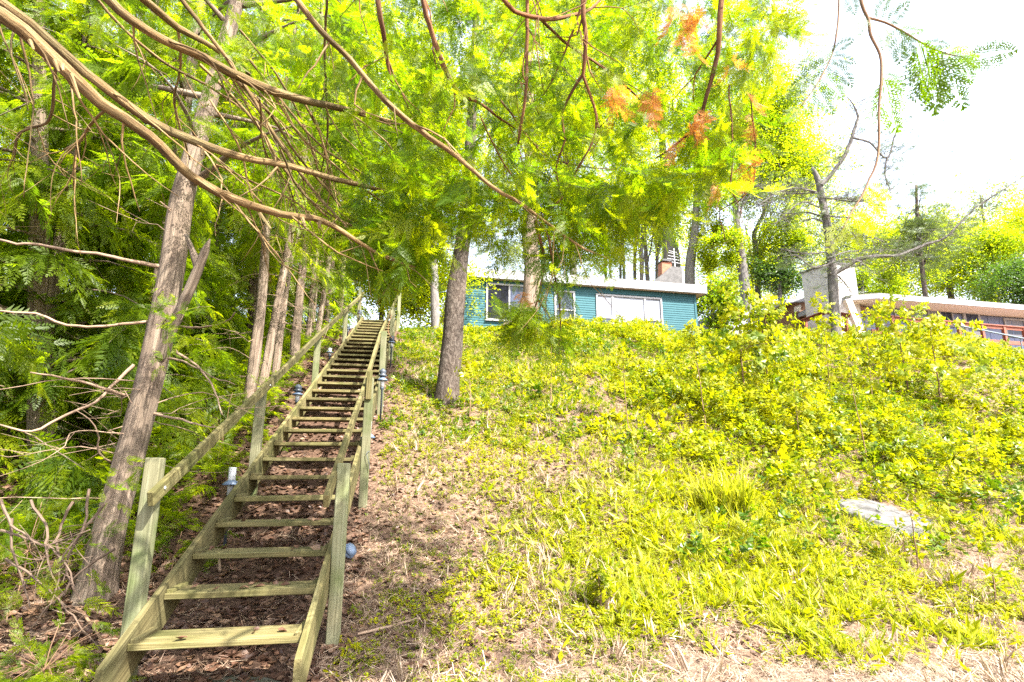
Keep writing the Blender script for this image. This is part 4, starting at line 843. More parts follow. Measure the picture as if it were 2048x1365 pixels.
# trunks standing on the slope
b = G(893, 802); q = px_path([(890, 825), (896, 760), (904, 690), (911, 600), (918, 540), (926, 480), (935, 380), (945, 200), (955, -50)], [b[1], b[1]+.5]); q[0][2] -= .1
pt = thing('pine_tree', b, 'straight rough barked pine trunk standing on the slope right of the stairs', 'tree', 'trees on the slope')
m = MB(); tube(m, q, [px_r(w_, p) for w_, p in zip([56, 48, 46, 43, 38, 32, 27, 20, 10], q)], 16, .12, .05, flare=.3); m.build('trunk', M['pinebark'], pt, True)
m = MB(); dead_twigs(m, q, 26, q[4][2], q[-1][2], None, (.5, 1.6), .012); tag(m.build('dead_twigs', M['deadtwig'], pt), kind='stuff')
m = MB(); pos = rand_poly([(760, 150), (1080, 150), (1060, 420), (950, 470), (800, 480)], 150, b[1]-.8, b[1]+1.2); scatter(m, FAR, pos, frames(hang(150, .7)), R.uniform(.4, .75, 150), R.uniform(.4, .9, 150)); m.build('crown', M['cedar'], pt)
b = G(1062, 668); b = on_ground(*P(1062, 660, 15.8)[:2]); q = px_path([(1050, 690), (1056, 640), (1060, 590), (1064, 540), (1060, 470), (1062, 380), (1058, 200), (1050, -20)], [15.8, 16.2]); q[0][2] = b[2]-.1
ct = thing('cedar_tree', b, 'shaggy cedar trunk with swept roots standing before the teal house', 'tree', 'trees on the slope')
m = MB(); tube(m, q, [px_r(w_, p) for w_, p in zip([40, 37, 36, 35, 33, 30, 22, 10], q)], 16, .12, .12, flare=.15)
a_ = P(1040, 630, 15.8); e_ = P(1005, 648, 15.6); tube(m, [P(1050, 600, 15.85), a_, (a_+e_)/2-UP*.06, e_-UP*.05], [.12, .09, .06, .03], 9, .08, .1); m.build('trunk', M['cedarbark'], ct, True)
m = MB(); pos = rand_poly([(960, -120), (1240, -120), (1260, 300), (1150, 380), (980, 360)], 260, 15., 17.2); scatter(m, FAR, pos, frames(hang(260, .7)), R.uniform(.5, .9, 260), R.uniform(.5, .95, 260)); m.build('crown', M['cedar'], ct)
leafy_tree([(872, 650), (868, 560), (866, 480), (872, 300), (880, 50)], [20, 18, 17, 13, 6], 16.5, [((760, 60, 960, 420), 1)], 800, 'thin dark trunk standing behind the rough pine trunk at the crest', tint=(.4, .95), limbs=16, group='trees on the slope')
TB = leafy_tree
TB([(1338, 640), (1338, 540), (1336, 480), (1330, 380), (1320, 200), (1310, 20)], [26, 24, 22, 18, 12, 5], 30, [((1180, 120, 1440, 470), 1)], 1300, 'grey trunk rising behind the chimney of the teal house, left of its twin', tint=(.4, 1.), limbs=18)
TB([(1352, 640), (1352, 540), (1345, 490), (1325, 460), (1290, 440), (1270, 420)], [24, 22, 18, 12, 8, 4], 30.5, [((1230, 380, 1330, 470), 1)], 420, 'grey forked trunk bending left behind the chimney of the teal house', tint=(.5, 1.), limbs=8)
TB([(1376, 640), (1380, 560), (1384, 500), (1390, 460), (1400, 300), (1420, 120)], [24, 22, 20, 16, 12, 5], 29, [((1340, 60, 1500, 420), .75), ((1385, 430, 1440, 540), .25)], 1300, 'grey trunk rising just right of the chimney behind the teal house', tint=(.35, .95), limbs=16)
TB([(1492, 640), (1490, 580), (1483, 520), (1476, 470), (1472, 400), (1480, 300), (1500, 150)], [24, 22, 20, 16, 12, 9, 4], 27, [((1430, 120, 1640, 470), .75), ((1520, 380, 1600, 520), .15), ((1420, 440, 1480, 520), .1)], 2300, 'maple with forked pale trunk between the houses, bright yellow green crown', tint=(.2, .85), limbs=44)
TB([(1505, 560), (1512, 500), (1508, 470), (1530, 420), (1560, 330)], [12, 11, 9, 7, 3], 28.5, [((1500, 250, 1680, 420), .8), ((1480, 450, 1620, 560), .2)], 1400, 'second maple between the houses, its crown reaching right over the sky', tint=(.5, 1.), limbs=18)
for k, (u, y_, ww) in enumerate(((1225, 31, 6), (1250, 32, 7), (1268, 33, 8), (1282, 31, 9), (1297, 32, 10), (1310, 33, 8), (1212, 34, 7), (1238, 33, 6))):
    du = (-22, -10, 8, 4, -14, 18, -5, 14)[k]
    TB([(u, 620), (u+du*.2, 540), (u+du*.6, 470), (u+du, 380)], [ww, ww*.9, ww*.75, 3], y_, [((u+du-40, 330, u+du+45, 480), 1)], 90, ['slim bare stem behind the teal roof', 'slim stem behind the roof between two others', 'thin upright stem behind the teal roof', 'straight slim trunk behind the roof near the chimney', 'thickest of the slim stems left of the chimney', 'slim stem leaning right towards the chimney', 'slim stem farthest back above the teal roof', 'thin stem leaning right above the middle of the roof'][k], tint=(.5, 1.), limbs=4, group='slim stems behind the teal roof', size=.9)
TB([(1080, 640), (1085, 560), (1080, 480)], [8, 7, 4], 33, [((920, 420, 1290, 570), 1)], 420, 'sparse yellow green tree top showing just above the teal roof', tint=(.5, 1.), limbs=24)
for k, (u0, v0, u1, v1, y_, n_, lab_) in enumerate(((1180, 330, 1430, 600, 37, 800, 'pale leafy tree far behind the slim stems above the teal roof'), (1370, 430, 1620, 630, 39, 900, 'far green tree seen through the gap between the houses'), (1560, 390, 1770, 610, 40, 800, 'far thin crowned tree behind the pale chimney'),
        (1690, 430, 1910, 620, 38, 800, 'far leafy tree behind the low roof right of the chimney'), (1840, 370, 2090, 610, 41, 1000, 'tall far tree rising above the right end of the blue house roof'))):
    c_ = (u0+u1)/2; TB([(c_, v1), (c_+8, (v0+v1)/2), (c_-5, v0+20)], [9, 7, 3], y_, [((u0, v0, u1, v1), 1)], n_, lab_, tint=(.35, .95), limbs=26, size=1.2)
TB([(760, 660), (770, 560), (790, 480)], [12, 10, 5], 20, [((640, 460, 940, 670), 1)], 1500, 'bright yellow green bushy tree beyond the top of the stairs', tint=(.6, 1.), limbs=24)
TB([(650, 640), (660, 500), (680, 300), (700, 100)], [12, 11, 9, 5], 22, [((480, 0, 860, 500), 1)], 2600, 'tall leafy tree beyond the stair top showing through the cedar boughs', tint=(.4, 1.), limbs=36)
TB([(1150, 600), (1140, 400), (1120, 200)], [18, 14, 8], 26, [((900, -60, 1330, 420), 1)], 3400, 'broad leafy tree behind the teal house showing through the hanging sprays', tint=(.45, 1.), limbs=40)
TB([(100, 700), (110, 300), (120, 0)], [16, 14, 8], 20, [((-200, -100, 420, 560), 1)], 1200, 'broad leafy tree behind the left cedar grove', tint=(.2, .8), limbs=40)
TB([(1560, 640), (1558, 560), (1556, 500)], [10, 8, 3], 27, [((1520, 490, 1605, 600), 1)], 420, 'dark bluish spruce between the maple and the pale chimney', 'darkleaf', tint=(.2, .9), limbs=14)
TB([(1425, 660), (1424, 600), (1422, 560)], [10, 8, 3], 24.5, [((1385, 570, 1470, 650), 1)], 380, 'rounded olive shrub tree at the right end of the teal house', tint=(.0, .5), limbs=12, name='shrub_tree')
TB([(1790, 620), (1780, 540), (1770, 480)], [14, 12, 6], 30, [((1700, 430, 1860, 590), 1)], 800, 'yellow green tree behind the roof of the blue house', tint=(.3, .9), limbs=20)
TB([(1900, 620), (1895, 540), (1890, 470)], [14, 12, 6], 31, [((1800, 440, 1960, 600), 1)], 950, 'round leafy tree behind the middle of the blue house', tint=(.3, .85), limbs=22)
TB([(1990, 620), (1985, 540), (1980, 470)], [14, 12, 6], 29, [((1900, 430, 2110, 610), 1)], 1100, 'green maple behind the right end of the blue house', tint=(.2, .75), limbs=24)
TB([(2070, 640), (2065, 540), (2060, 470)], [16, 14, 6], 25, [((1985, 500, 2150, 620), 1)], 800, 'darker green maple at the right picture edge above the roof', 'darkleaf', tint=(.3, 1.), limbs=18)
TB([(2075, 640), (2070, 500), (2070, 430)], [14, 12, 6], 33, [((2010, 410, 2150, 500), 1)], 400, 'pale yellow green tree top at the right picture edge', tint=(.5, 1.), limbs=12)
TB([(1720, 620), (1722, 560), (1722, 520)], [10, 8, 4], 27, [((1680, 540, 1800, 600), 1)], 420, 'low green bush tree right of the pale chimney', tint=(.2, .7), limbs=12)
# half dead pine before the blue house
bp_ = on_ground(*P(1668, 650, 18.5)[:2]); q = px_path([(1672, 680), (1668, 600), (1664, 540), (1658, 480), (1650, 430), (1642, 390), (1634, 355), (1624, 335)], [18.5, 18.3]); q[0][2] = bp_[2]-.1
dp = thing('dying_pine', bp_, 'half dead pine with broken top and bare limbs before the pale chimney', 'tree', 'trees on the slope')
m = MB(); pp, _ = tube(m, q, [px_r(w_, p) for w_, p in zip([22, 20, 19, 17, 16, 14, 12, 5], q)], 11, .14, .1); m.build('trunk', M['greybark'], dp, True)
ends = []
def plimb(path, ws, Y):
    m = MB(); q = px_path(path, Y); lp_, rr_ = tube(m, q, [px_r(w_, p) for w_, p in zip(ws, q)], 7, .12, .08, wig=.008)
    for k in range(int(len(lp_)*2.6)):
        i_ = R.integers(len(lp_)//5, len(lp_)); a = lp_[min(i_, len(lp_)-1)]; e = np.array([R.normal(0, .5), R.normal(0, .4), R.normal(.02, .28)]); tube(m, [a, a+e*.5+R.normal(0, .05, 3), a+e], [.006, .0045, .0025], 4, .2, wig=.01); ends.append(a+e)
        for _ in range(3): s_ = a+e*R.uniform(.3, 1); e2 = R.normal(0, .2, 3); tube(m, [s_, s_+e2], [.004, .002], 3, .3)
    m.build('limb', M['greybark'], dp)
plimb([(1668, 548), (1690, 535), (1720, 520), (1760, 517), (1800, 515), (1850, 495), (1890, 480), (1930, 440), (1970, 405), (2030, 365)], [11, 10, 9, 7.5, 6.5, 6, 5, 4, 3, 1.5], [18.4, 17.6])
plimb([(1641, 372), (1665, 345), (1690, 310), (1706, 265), (1716, 235), (1706, 210), (1694, 195)], [11, 9, 8, 7, 5, 3, 2], [18.3, 18.0])
plimb([(1706, 275), (1740, 285), (1775, 315), (1790, 270), (1800, 250)], [5, 4, 4, 3, 2], [18.1, 18.0]); plimb([(1775, 315), (1770, 350), (1780, 380)], [4, 3, 2], [18, 18])
for k in range(16):
    u = R.uniform(1640, 1665); v = R.uniform(380, 560); sg = R.choice([-1, 1]); L = R.uniform(50, 140)
    plimb([(np.interp(v, [335, 600], [1626, 1668]), v), (u+sg*L*.5, v+R.uniform(-15, 10)), (u+sg*L, v+R.uniform(-30, 40))], [4, 3, 1.5], [18.3, 18.3+R.uniform(-.8, .8)])
ends = np.array(ends); k_ = R.random(len(ends)) < .45; k_ |= (ends[:, 0]/ends[:, 1] > .72); e_ = ends[k_]
m = MB(); rep = np.repeat(e_, 2, 0)+R.normal(0, .12, (len(e_)*2, 3)); scatter(m, NEEDLE, rep, frames(hang(len(rep), 1, (-.2, .5))), R.uniform(.22, .4, len(rep)), R.uniform(.2, .9, len(rep))); m.build('needles', M['pine'], dp)
TB([(1845, 600), (1838, 480), (1832, 370)], [11, 9, 4], 24, [((1795, 365, 1880, 470), .4), ((1780, 440, 1890, 560), .6)], 800, 'bluish pine with open crown behind the bare limb on the right', 'pine', tint=(.2, 1), tmpl=NEEDLE, limbs=26, bark='pinebark', name='pine_tree', size=.9)

# ------------------------------------------------------------------ ground plants
def sprig(nl, L, wd, h, seed, spread=.5, stem=True):
    """a small upright plant of height 1 along +X (the growing direction)"""
    g = np.random.default_rng(seed+900); Q = []; tt = []
    if stem: Q.append(np.array([[0, -.012, 0], [h, -.006, 0], [h, .006, 0], [0, .012, 0]])); tt.append(-.2)
    for k in range(nl):
        t = g.uniform(.15, 1)*h; th = g.uniform(0, 6.28); d = np.array([g.uniform(-.1, .55), math.cos(th), math.sin(th)]); d /= np.linalg.norm(d)
        nz = np.array([1., 0, 0])-d*d[0]; nz /= np.linalg.norm(nz); nz += g.normal(0, .25, 3); nz -= d*np.dot(nz, d); nz /= np.linalg.norm(nz)
        Q.append(diamond(np.array([t, 0, 0])+d*.06, d, L*g.uniform(.7, 1.25), wd*g.uniform(.8, 1.2), nz, -wd*.12)); tt.append(g.normal(0, .13))
    return as_tmpl(np.array(Q), np.array(tt))
WEED = [sprig(9, .42, .22, .9, s) for s in range(6)]
BROAD = [sprig(10, .46, .34, .9, s+20) for s in range(6)]
LILY = [sprig(4, .95, .22, .35, s+40, stem=False) for s in range(5)]
def blades(n, seed):
    g = np.random.default_rng(seed+1300); Q = []; tt = []
    for k in range(n):
        th = g.uniform(0, 6.28); l = g.uniform(.5, 1.05); b_ = np.array([0, math.cos(th), math.sin(th)]); s = np.array([0, -b_[2], b_[1]])*.018; p0 = g.normal(0, .06, 3)*[0, 1, 1]; ln = g.uniform(.05, .5)
        a = p0; c_ = p0+np.array([l*.6, 0, 0])+b_*ln*.3; e = p0+np.array([l*.95, 0, 0])+b_*ln
        Q.append(np.array([a-s, c_-s, c_+s, a+s])); Q.append(np.array([c_-s, e-s*.15, e+s*.15, c_+s])); x_ = g.normal(0, .13); tt += [x_, x_+.1]
    return as_tmpl(np.array(Q), np.array(tt))
BLADE = [blades(9, s) for s in range(6)]
def leaf1(seed):
    g = np.random.default_rng(seed+1500); c_ = g.uniform(-.3, .45); return as_tmpl(np.array([[[-.5, 0, c_*.4], [0, .0, 0], [.05, .33, .2*c_+.08], [-.3, .3, .25*c_]], [[-.5, 0, c_*.4], [-.3, -.3, .2], [.05, -.33, .12], [0, 0, 0]], [[0, 0, 0], [.05, -.33, .12], [.5, .04, c_*.5], [.05, .33, .2*c_+.08]]]), 0.)
LEAF = [leaf1(s) for s in range(6)]
STRAW = []
for s in range(5):
    g = np.random.default_rng(s+1600); Q = []
    for k in range(7):
        th = g.uniform(0, 6.28); d = np.array([math.cos(th), math.sin(th), g.normal(0, .18)]); a = np.append(g.normal(0, .35, 2), g.uniform(0, .12)); e = np.cross(d, [0, 0, 1.])*.022; L = g.uniform(.5, 1.1); Q.append(np.array([a-e, a+d*L-e, a+d*L+e, a+e]))
    STRAW.append(as_tmpl(np.array(Q), g.normal(0, .16, 7)))
ROCKC = G(1775, 1032)
def ground_pts(n, x0, x1, y0, y1, dens):
    out = []
    while sum(map(len, out)) < n:
        x = R.uniform(x0, x1, n); y = R.uniform(y0, y1, n); s = (R.random(n) < dens(x, y)) & (((x-ROCKC[0])/.62)**2+((y-ROCKC[1])/.42)**2 > R.uniform(.45, 1.1, n)); out.append(np.stack([x[s], y[s]], -1))
    q = np.concatenate(out)[:n]; return np.stack([q[:, 0], q[:, 1], ground(q[:, 0], q[:, 1])], -1)
def aw(x, y): return (x-P0[0])*DV[0]+(y-P0[1])*DV[1], (x-P0[0])*WV[0]+(y-P0[1])*WV[1]
HASH = np.random.default_rng(77).random((64, 64))
def vnoise(x, y):
    xi, yi = np.floor(x).astype(int), np.floor(y).astype(int); fx, fy = x-xi, y-yi; fx = fx*fx*(3-2*fx); fy = fy*fy*(3-2*fy); h = lambda a, b: HASH[a % 64, b % 64]
    return (h(xi, yi)*(1-fx)+h(xi+1, yi)*fx)*(1-fy)+(h(xi, yi+1)*(1-fx)+h(xi+1, yi+1)*fx)*fy
def patch(x, y, s=1.0, ph=0.):
    x, y = np.asarray(x)*s*1.2+ph*7.3, np.asarray(y)*s*1.2+ph*3.1; n = .5*vnoise(x, y)+.3*vnoise(x*2.3+9, y*2.3)+.2*vnoise(x*5.1, y*5.1+4)
    return np.clip((n-.5)*2.1+.5, 0, 1)
sm = lambda t: np.clip(t, 0, 1)**2*(3-2*np.clip(t, 0, 1))
def stuff(name, tmpl, pts, mat, sc, tint, up=True, lean=.35, lift=0.):
    m = MB(); n = len(pts); 
    if up: F = frames(np.stack([R.normal(0, lean, n), R.normal(0, lean, n)-.1, np.ones(n)], -1))
    else:
        F = np.stack([np.stack([np.cos(a_ := R.uniform(0, 6.28, n)), np.sin(a_), R.normal(.15, .2, n)], -1), np.zeros((n, 3)), np.zeros((n, 3))], -1)
        d = F[..., 0]/np.linalg.norm(F[..., 0], axis=1)[:, None]; nz = np.stack([R.normal(0, .3, n), R.normal(-.35, .3, n), np.ones(n)], -1); nz -= d*(d*nz).sum(1)[:, None]; nz /= np.linalg.norm(nz, axis=1)[:, None]; F = np.stack([d, np.cross(nz, d), nz], -1)
    scatter(m, tmpl, pts+[0, 0, lift], F, sc, tint); return tag(m.build(name, M[mat]), kind='stuff')
near = lambda x, y: np.clip(5.5/np.hypot(x, y), .12, 1)**1.3
# leaf litter under the stairs and the cedars
def d_lit(x, y): a, w_ = aw(x, y); return near(x, y)*np.where(w_ < 1.1, 1, .32*(w_ < 4.5)*(a > .4)+.03)*(a > -2)
p = ground_pts(24000, -8, 4, 2.2, 15, d_lit)
tk = R.integers(0, 18, 120); tl_ = st(0, 0)+WV*R.uniform(.05, .85, (120, 1))+DV*(tk[:, None]*RUN+R.uniform(.02, .27, (120, 1)))+UP*(tk[:, None]*RISE-.004); fl_p = FLAG+np.stack([R.normal(0, .30, 70), R.normal(0, .13, 70), np.full(70, .016)], -1); p = np.concatenate([p, tl_, fl_p])
stuff('leaf_litter', LEAF, p, 'litter', R.uniform(.035, .085, len(p)), R.beta(1.6, 2.2, len(p)), False, lift=.012)
def d_str(x, y): a, w_ = aw(x, y); return near(x, y)*np.where(w_ > 1.0, 1, .35*(a < 2.5))
p = ground_pts(34000, -6, 9, 2.2, 16, d_str); stuff('dry_needles', STRAW, p, 'straw', R.uniform(.035, .11, len(p)), R.uniform(.2, .95, len(p)), False, lift=.012)
def d_weed(x, y):
    a, w_ = aw(x, y); d = (.05+.18*(w_ < 3.2)+.95*patch(x, y, 1.4)**2.)*near(x, y)**.6; r = sm((w_-1.0)/.5)*sm((a+1.25-1.4*patch(x, y, 1.1, 4.)-.7*sm((w_-2.9)/1.))/.6); bare = 1-.35*np.exp(-((a-3.0)/1.6)**2-((w_-2.0)/.9)**2); return d*r*bare*(.8+.2*sm((w_-2.2)/2.5))
p = ground_pts(66000, -4, 11.5, 2.8, 17, d_weed); kn = patch(p[:, 0], p[:, 1], .8, 11.)
stuff('ground_cover', WEED+[sprig(16, .22, .10, 1., 81), sprig(6, .6, .16, .7, 82), sprig(11, .3, .24, .8, 83)], p, 'weed', R.uniform(.032, .076, len(p))*(.65+.7*kn), np.clip(.35+.45*kn+R.normal(0, .15, len(p)), 0, 1))
def d_grass(x, y):
    a, w_ = aw(x, y); return patch(x, y, .8, 2.)*near(x, y)*sm((w_-2.0)/2.4)*sm((a+.45-1.2*patch(x, y, 1.3, 5.))/1.2)*(.35+.65*patch(x, y, 1.9, 1.))*(1-.8*sm((w_-6)/3))
p = ground_pts(6000, -1, 9, 3, 14, d_grass); stuff('grass', BLADE, p, 'grass', R.uniform(.08, .20, len(p)), R.uniform(.35, .9, len(p)), lean=.3)
p = ground_pts(1500, -2, 9, 3, 14, lambda x, y: patch(x, y, 1.1, 9.)**2*near(x, y)*(aw(x, y)[1] > 1.3)); stuff('dry_grass', BLADE, p, 'straw', R.uniform(.08, .24, len(p)), R.uniform(.6, 1., len(p)), lean=.5)
p = ground_pts(1500, 0, 13, 5, 18, lambda x, y: (patch(x, y, .8, 15.) > .62)*(aw(x, y)[1] > 3.4)*(aw(x, y)[0] > 1.5)); p[:, 2] += R.uniform(0, .3, len(p)); stuff('dark_weeds', BROAD, p, 'weed', R.uniform(.10, .2, len(p)), R.uniform(0, .3, len(p)), lean=.5)
p = ground_pts(4200, -1, 8, 3.2, 12, lambda x, y: d_grass(x, y)); stuff('lily_leaves', LILY, p, 'weed', R.uniform(.09, .19, len(p)), R.uniform(.5, .95, len(p)), lean=.5)
def d_bush(x, y):
    a, w_ = aw(x, y); c_ = sm((w_-4.5-.5*np.sin(a*.9)-.4*np.sin(a*2.3+1))/2.6)*sm((a-1.9)/2.4) + sm((a-9.3)/2)*sm((w_-1.9)/1.2)*.7; return np.clip(c_, 0, 1)*(.03+.97*patch(x, y, .9, .4)**1.4)*np.clip(10/np.hypot(x, y), .3, 1)
p = ground_pts(30000, -3, 17, 5, 21, d_bush); hb = .05+.55*sm((aw(p[:, 0], p[:, 1])[1]-4.6)/3.)*patch(p[:, 0], p[:, 1], .9, 1.)*1.25
p[:, 2] += R.uniform(0, 1, len(p))**.7*hb
kind_ = patch(p[:, 0], p[:, 1], 1.3, 7.)+R.normal(0, .12, len(p)); kn = np.clip(kind_, 0, 1)
stuff('undergrowth', BROAD+WEED[:2]+[sprig(14, .30, .20, 1., 77), sprig(7, .62, .42, .8, 78), sprig(12, .55, .12, 1., 79)], p, 'weed', (.075+.13*R.random(len(p))**1.5)*(.75+.5*kn), np.clip(.42+.38*kn+R.normal(0, .15, len(p)), 0, 1), lean=.55)
# dark leafy ground under the cedars and at the crest by the pine
p = ground_pts(5200, -12, -2.4, 4, 16, lambda x, y: (aw(x, y)[1] < -.5)*(np.hypot(x-tr[0][0]-.1, y-tr[0][1]+.25) > .75)*(.25+.75*patch(x, y, .9))*near(x, y)**.6); p[:, 2] += R.uniform(0, .35, len(p)); 
m = MB(); scatter(m, FAR, p, frames(hang(len(p), 1., (-.1, .5)), R.normal(0, .5, len(p))), R.uniform(.18, .42, len(p)), R.uniform(.2, .75, len(p))); tag(m.build('low_cedar_growth', M['cedar_far']), kind='stuff')
p = ground_pts(5200, -4.5, 2.5, 8, 17, lambda x, y: (aw(x, y)[1] > 1.05)*(.2+.8*patch(x, y, 1.2, 3))); stuff('ivy_ground_cover', BROAD, p, 'weed', R.uniform(.05, .13, len(p)), R.uniform(.0, .55, len(p)), lean=.6)

# single plants that stand out
def sapling(u, v_base, v_top, Y, leaves, lsize, label, name='sapling', stem=.006, tint=(.4, .95), crown=.5, mat='weed', sx=.25):
    b0 = P(u, v_base, Y); b_ = on_ground(b0[0], b0[1]); tz = P(u, v_top, Y)[2]; H = tz-b_[2]; lean = R.normal(0, .05*H); t = thing(name, b_, label, 'plant', 'saplings on the slope')
    m = MB(); q = [b_-UP*.05, b_+np.array([lean*.5, 0, H*.5]), b_+np.array([lean, 0, H])]; pp, _ = tube(m, q, [stem*1.6, stem, stem*.4], 6, .1, wig=.006); n = leaves
    f = R.uniform(1-crown, 1, n); base_ = np.stack([np.interp(f*H, pp[:, 2]-b_[2], pp[:, k]) for k in range(3)], -1); off = np.stack([R.normal(0, sx, n), R.normal(0, sx, n), R.normal(0, .08, n)], -1)*(1.25-f)[:, None]*H**.4
    for k in range(0, n, max(1, n//14)): tube(m, [base_[k], base_[k]+off[k]], [stem*.5, stem*.2], 4, .2)
    m.build('stem', M['twig'], t, True); m = MB(); scatter(m, BROAD, base_+off, frames(np.stack([off[:, 0]+R.normal(0, .1, n), off[:, 1], np.full(n, .12)], -1)), R.uniform(.8, 1.25, n)*lsize, R.uniform(*tint, n)); m.build('leaves', M[mat], t); return t
sapling(1740, 960, 690, 8.4, 26, .14, 'tall thin bare stemmed sapling with round yellow leaves at its tip', crown=.42)
sapling(1738, 760, 618, 11.5, 26, .18, 'round leaved sapling standing before the slanting post of the blue house', crown=.6)
sapling(1490, 800, 568, 10.2, 140, .20, 'tall leafy yellow green sapling below the gap between the houses', crown=.85, sx=.33, stem=.012, tint=(.1, .9))
sapling(1530, 770, 600, 10.6, 110, .20, 'second leafy sapling just right of the tall yellow green one', crown=.7, sx=.32, stem=.01)
sapling(1650, 720, 592, 12.0, 34, .18, 'slim yellow sapling before the pale chimney', crown=.6, sx=.2)
sapling(1820, 780, 612, 12.0, 110, .22, 'bushy bright shrub before the deck of the blue house', 'shrub', crown=.9, sx=.6, stem=.012)
sapling(1880, 790, 640, 11.6, 70, .22, 'low bright shrub right of the bushy one before the deck', 'shrub', crown=.9, sx=.5, stem=.012)
sapling(1255, 820, 700, 8.6, 18, .14, 'thin dark stemmed seedling in the middle of the slope', crown=.4, sx=.12)
sapling(1415, 900, 660, 9.0, 40, .16, 'slender sapling with heart shaped leaves at the edge of the bushes', crown=.75, sx=.2)
sapling(1100, 745, 690, 9.6, 12, .15, 'small bright seedling on the brown bank before the teal house', crown=.8, sx=.12, tint=(.7, 1.))
sapling(940, 760, 725, 8.8, 16, .15, 'small pale green seedling beside the rough pine trunk', crown=.9, sx=.16, tint=(.6, 1.))
sapling(1830, 1090, 1005, 5.9, 12, .12, 'seedling with five round leaves growing over the pale rock', crown=.8, sx=.08)
sapling(1985, 1170, 1070, 5.4, 20, .10, 'bushy small seedling at the lower right below the pale rock', crown=.8, sx=.10)
sapling(1205, 1255, 1140, 4.9, 22, .10, 'leafy seedling in the straw at the lower middle', crown=.8, sx=.09, tint=(.3, .8))
sapling(1600, 890, 760, 8.9, 34, .16, 'broad leaved seedling among the weeds left of the thin sapling', crown=.7, sx=.25)
sapling(1960, 960, 850, 7.8, 24, .15, 'upright seedling among leaves at the right edge of the slope', crown=.7, sx=.2)
gb = G(1450, 1030); gt = thing('grass_tuft', gb, 'tall arching pale green grass tuft in the middle of the sunny slope', 'grass tuft')
m = MB(); n = 46; pos = gb+np.stack([R.normal(0, .13, n), R.normal(0, .13, n), np.zeros(n)], -1); scatter(m, BLADE, pos, frames(np.stack([R.normal(0, .22, n), R.normal(0, .22, n), np.ones(n)], -1)), R.uniform(.35, .68, n), R.uniform(.45, .95, n)); m.build('blades', M['grass'], gt)
# small cedar growth near the camera on the left
def small_cedar(u, v, Y, n, spread, sc, label, hgt=.5):
    p = P(u, v, Y); b_ = on_ground(p[0], p[1]); t = thing('cedar_seedling', b_, label, 'plant', 'young cedars by the stairs'); m = MB()
    q = [b_-UP*.03, b_+np.array([.02, 0, hgt*.5]), b_+np.array([.06, 0, hgt])]; pp, _ = tube(m, q, [.006, .004, .002], 6, .08, wig=.004)
    pos = b_+np.stack([R.normal(0, spread, n), R.normal(0, spread, n), np.abs(R.normal(.5, .3, n))*hgt], -1)
    for k in range(0, n, 3): tube(m, [pp[len(pp)//2], (pp[len(pp)//2]+pos[k])/2+UP*.03, pos[k]], [.002, .0016, .001], 4, .08)
    m.build('stem', M['twig'], t, True); d = pos-b_; d[:, 2] = R.uniform(-.15, .25, n); m = MB(); scatter(m, NEAR, pos, frames(d+R.normal(0, .05, (n, 3)), R.normal(0, .6, n)), R.uniform(*sc, n), R.uniform(.35, .85, n)); m.build('sprays', M['cedar'], t)
small_cedar(85, 1320, 3.5, 90, .15, (.12, .22), 'bright little cedar at the lower left corner', .45)
small_cedar(40, 1160, 4.6, 90, .28, (.16, .3), 'straggly young cedar at the left edge before the leaning trunk', .7)
small_cedar(440, 920, 6.8, 60, .28, (.18, .3), 'feathery young cedar between the leaning trunk and the left rail', .9)
small_cedar(350, 1060, 5.0, 26, .16, (.12, .22), 'small cedar growing behind the first left stair post', .4)
small_cedar(500, 870, 8.0, 50, .25, (.2, .32), 'young cedar leaning against the left rail by the second post', .9)
small_cedar(230, 960, 5.6, 40, .35, (.18, .3), 'low cedar growth left of the leaning trunk', .6)
# bare brush at the left edge
b0 = on_ground(*P(60, 1180, 4.0)[:2]); br = thing('bare_shrub', b0, 'tangle of bare pale twigs in front of the leaning trunk at the left', 'shrub'); m = MB()
for path in ([(25, 1035), (30, 1090), (45, 1160), (60, 1215)], [(0, 1060), (60, 1080), (120, 1120), (150, 1180)], [(150, 1000), (110, 1080), (120, 1140), (100, 1210)], [(210, 1010), (150, 1090), (130, 1150), (160, 1200)], [(60, 1000), (90, 1060), (85, 1120), (130, 1190)], [(10, 1120), (60, 1150), (120, 1200), (200, 1300)], [(180, 980), (170, 1050), (140, 1100), (110, 1130), (60, 1145)], [(230, 1095), (180, 1130), (120, 1200), (60, 1260)], [(0, 1000), (40, 1060), (100, 1090), (180, 1060)]):
    q = px_path(path, [4.0, 3.8+R.uniform(-.15, .25)]); tube(m, q, [px_r(w_, p_) for w_, p_ in zip((6, 5, 4, 3, 2), q)], 6, .05, .1, wig=.006)
    for k in range(5): a = q[R.integers(1, 3)]; e = R.normal(0, .13, 3); tube(m, [a, a+e*.5+R.normal(0, .02, 3), a+e], [.003, .0025, .0012], 4, .05)
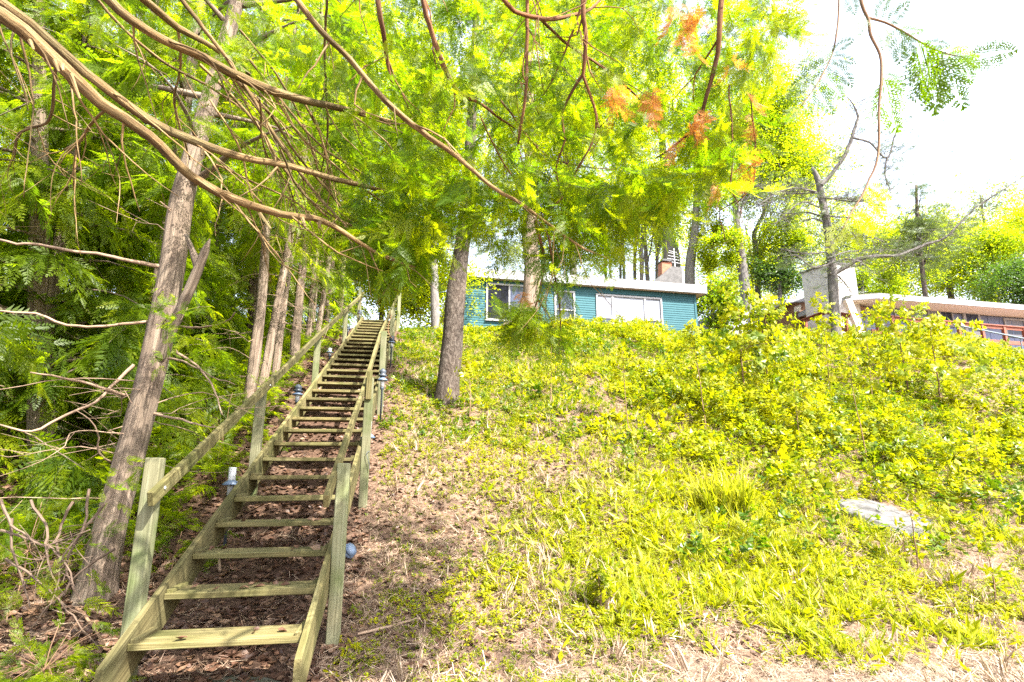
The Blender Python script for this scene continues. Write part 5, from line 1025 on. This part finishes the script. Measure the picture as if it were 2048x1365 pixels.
M['brush'] = grain_mat('brush_bark', [(.3, (.05, .033, .023)), (.7, (.15, .105, .075))], None, (60, 60, 8), .2, .9)
m.build('twigs', M['brush'], br)
# fallen wood and rocks
def stick(path, ws, Y, label, mat='deadtwig', name='fallen_branch', lift=.02):
    q = np.array([G(u, v) for u, v in path])+UP*lift; m = MB(); tube(m, q, [px_r(w_, p_) for w_, p_ in zip(ws, q)], 7, .05, .12, wig=.003); o = m.build(name, M[mat], None, True, q[0]); tag(o, label, 'branch', 'fallen branches')
stick([(715, 1275), (760, 1265), (800, 1252), (850, 1240)], [6, 7, 6, 4], 0, 'thin brown branch lying on straw right of the stair foot')
stick([(1065, 785), (1090, 790), (1105, 796)], [9, 8, 5], 0, 'short dark stick on the bank below the teal house', 'twig')
stick([(1085, 768), (1105, 762), (1122, 758)], [13, 14, 9], 0, 'pale weathered log end on the bank below the teal house')
stick([(1112, 1018), (1135, 1010), (1160, 1000), (1175, 998)], [9, 10, 8, 4], 0, 'bleached white piece of driftwood in the middle of the slope')
stick([(1500, 1255), (1570, 1280), (1650, 1290)], [5, 5, 3], 0, 'thin straight twig on the sandy edge at the lower right')
stick([(150, 1235), (180, 1265), (205, 1310)], [7, 7, 5], 0, 'dark curved stick on leaves left of the stringer foot', 'twig', lift=.06)
stick([(418, 1125), (430, 1145), (437, 1168)], [7, 7, 6], 0, 'short stick leaning under the third tread', lift=.10)
stick([(1310, 730), (1340, 760), (1380, 800)], [5, 5, 3], 0, 'pale dead stem lying among weeds right of the bank')
c = ROCKC; slab('rock', c+UP*.03, .56, .36, .16, (-.10, .40), M['rock'], 'flat pale weathered rock half buried in leaves on the right slope', 'rock', -.45, 13, 9)
c = G(1745, 985); slab('rock', c+UP*.0, .30, .10, .08, (-.1, .45), M['rock'], 'narrow grey ledge of rock just above the flat pale rock', 'rock', -.35, 11, 12)
c = G(850, 790); slab('rock', c+UP*.02, .10, .07, .06, (0, .3), M['rock'], 'small brown stone left of the pine base', 'rock', 0, 9, 14)
for o in bpy.data.objects:
    if 'org' in o: del o['org']
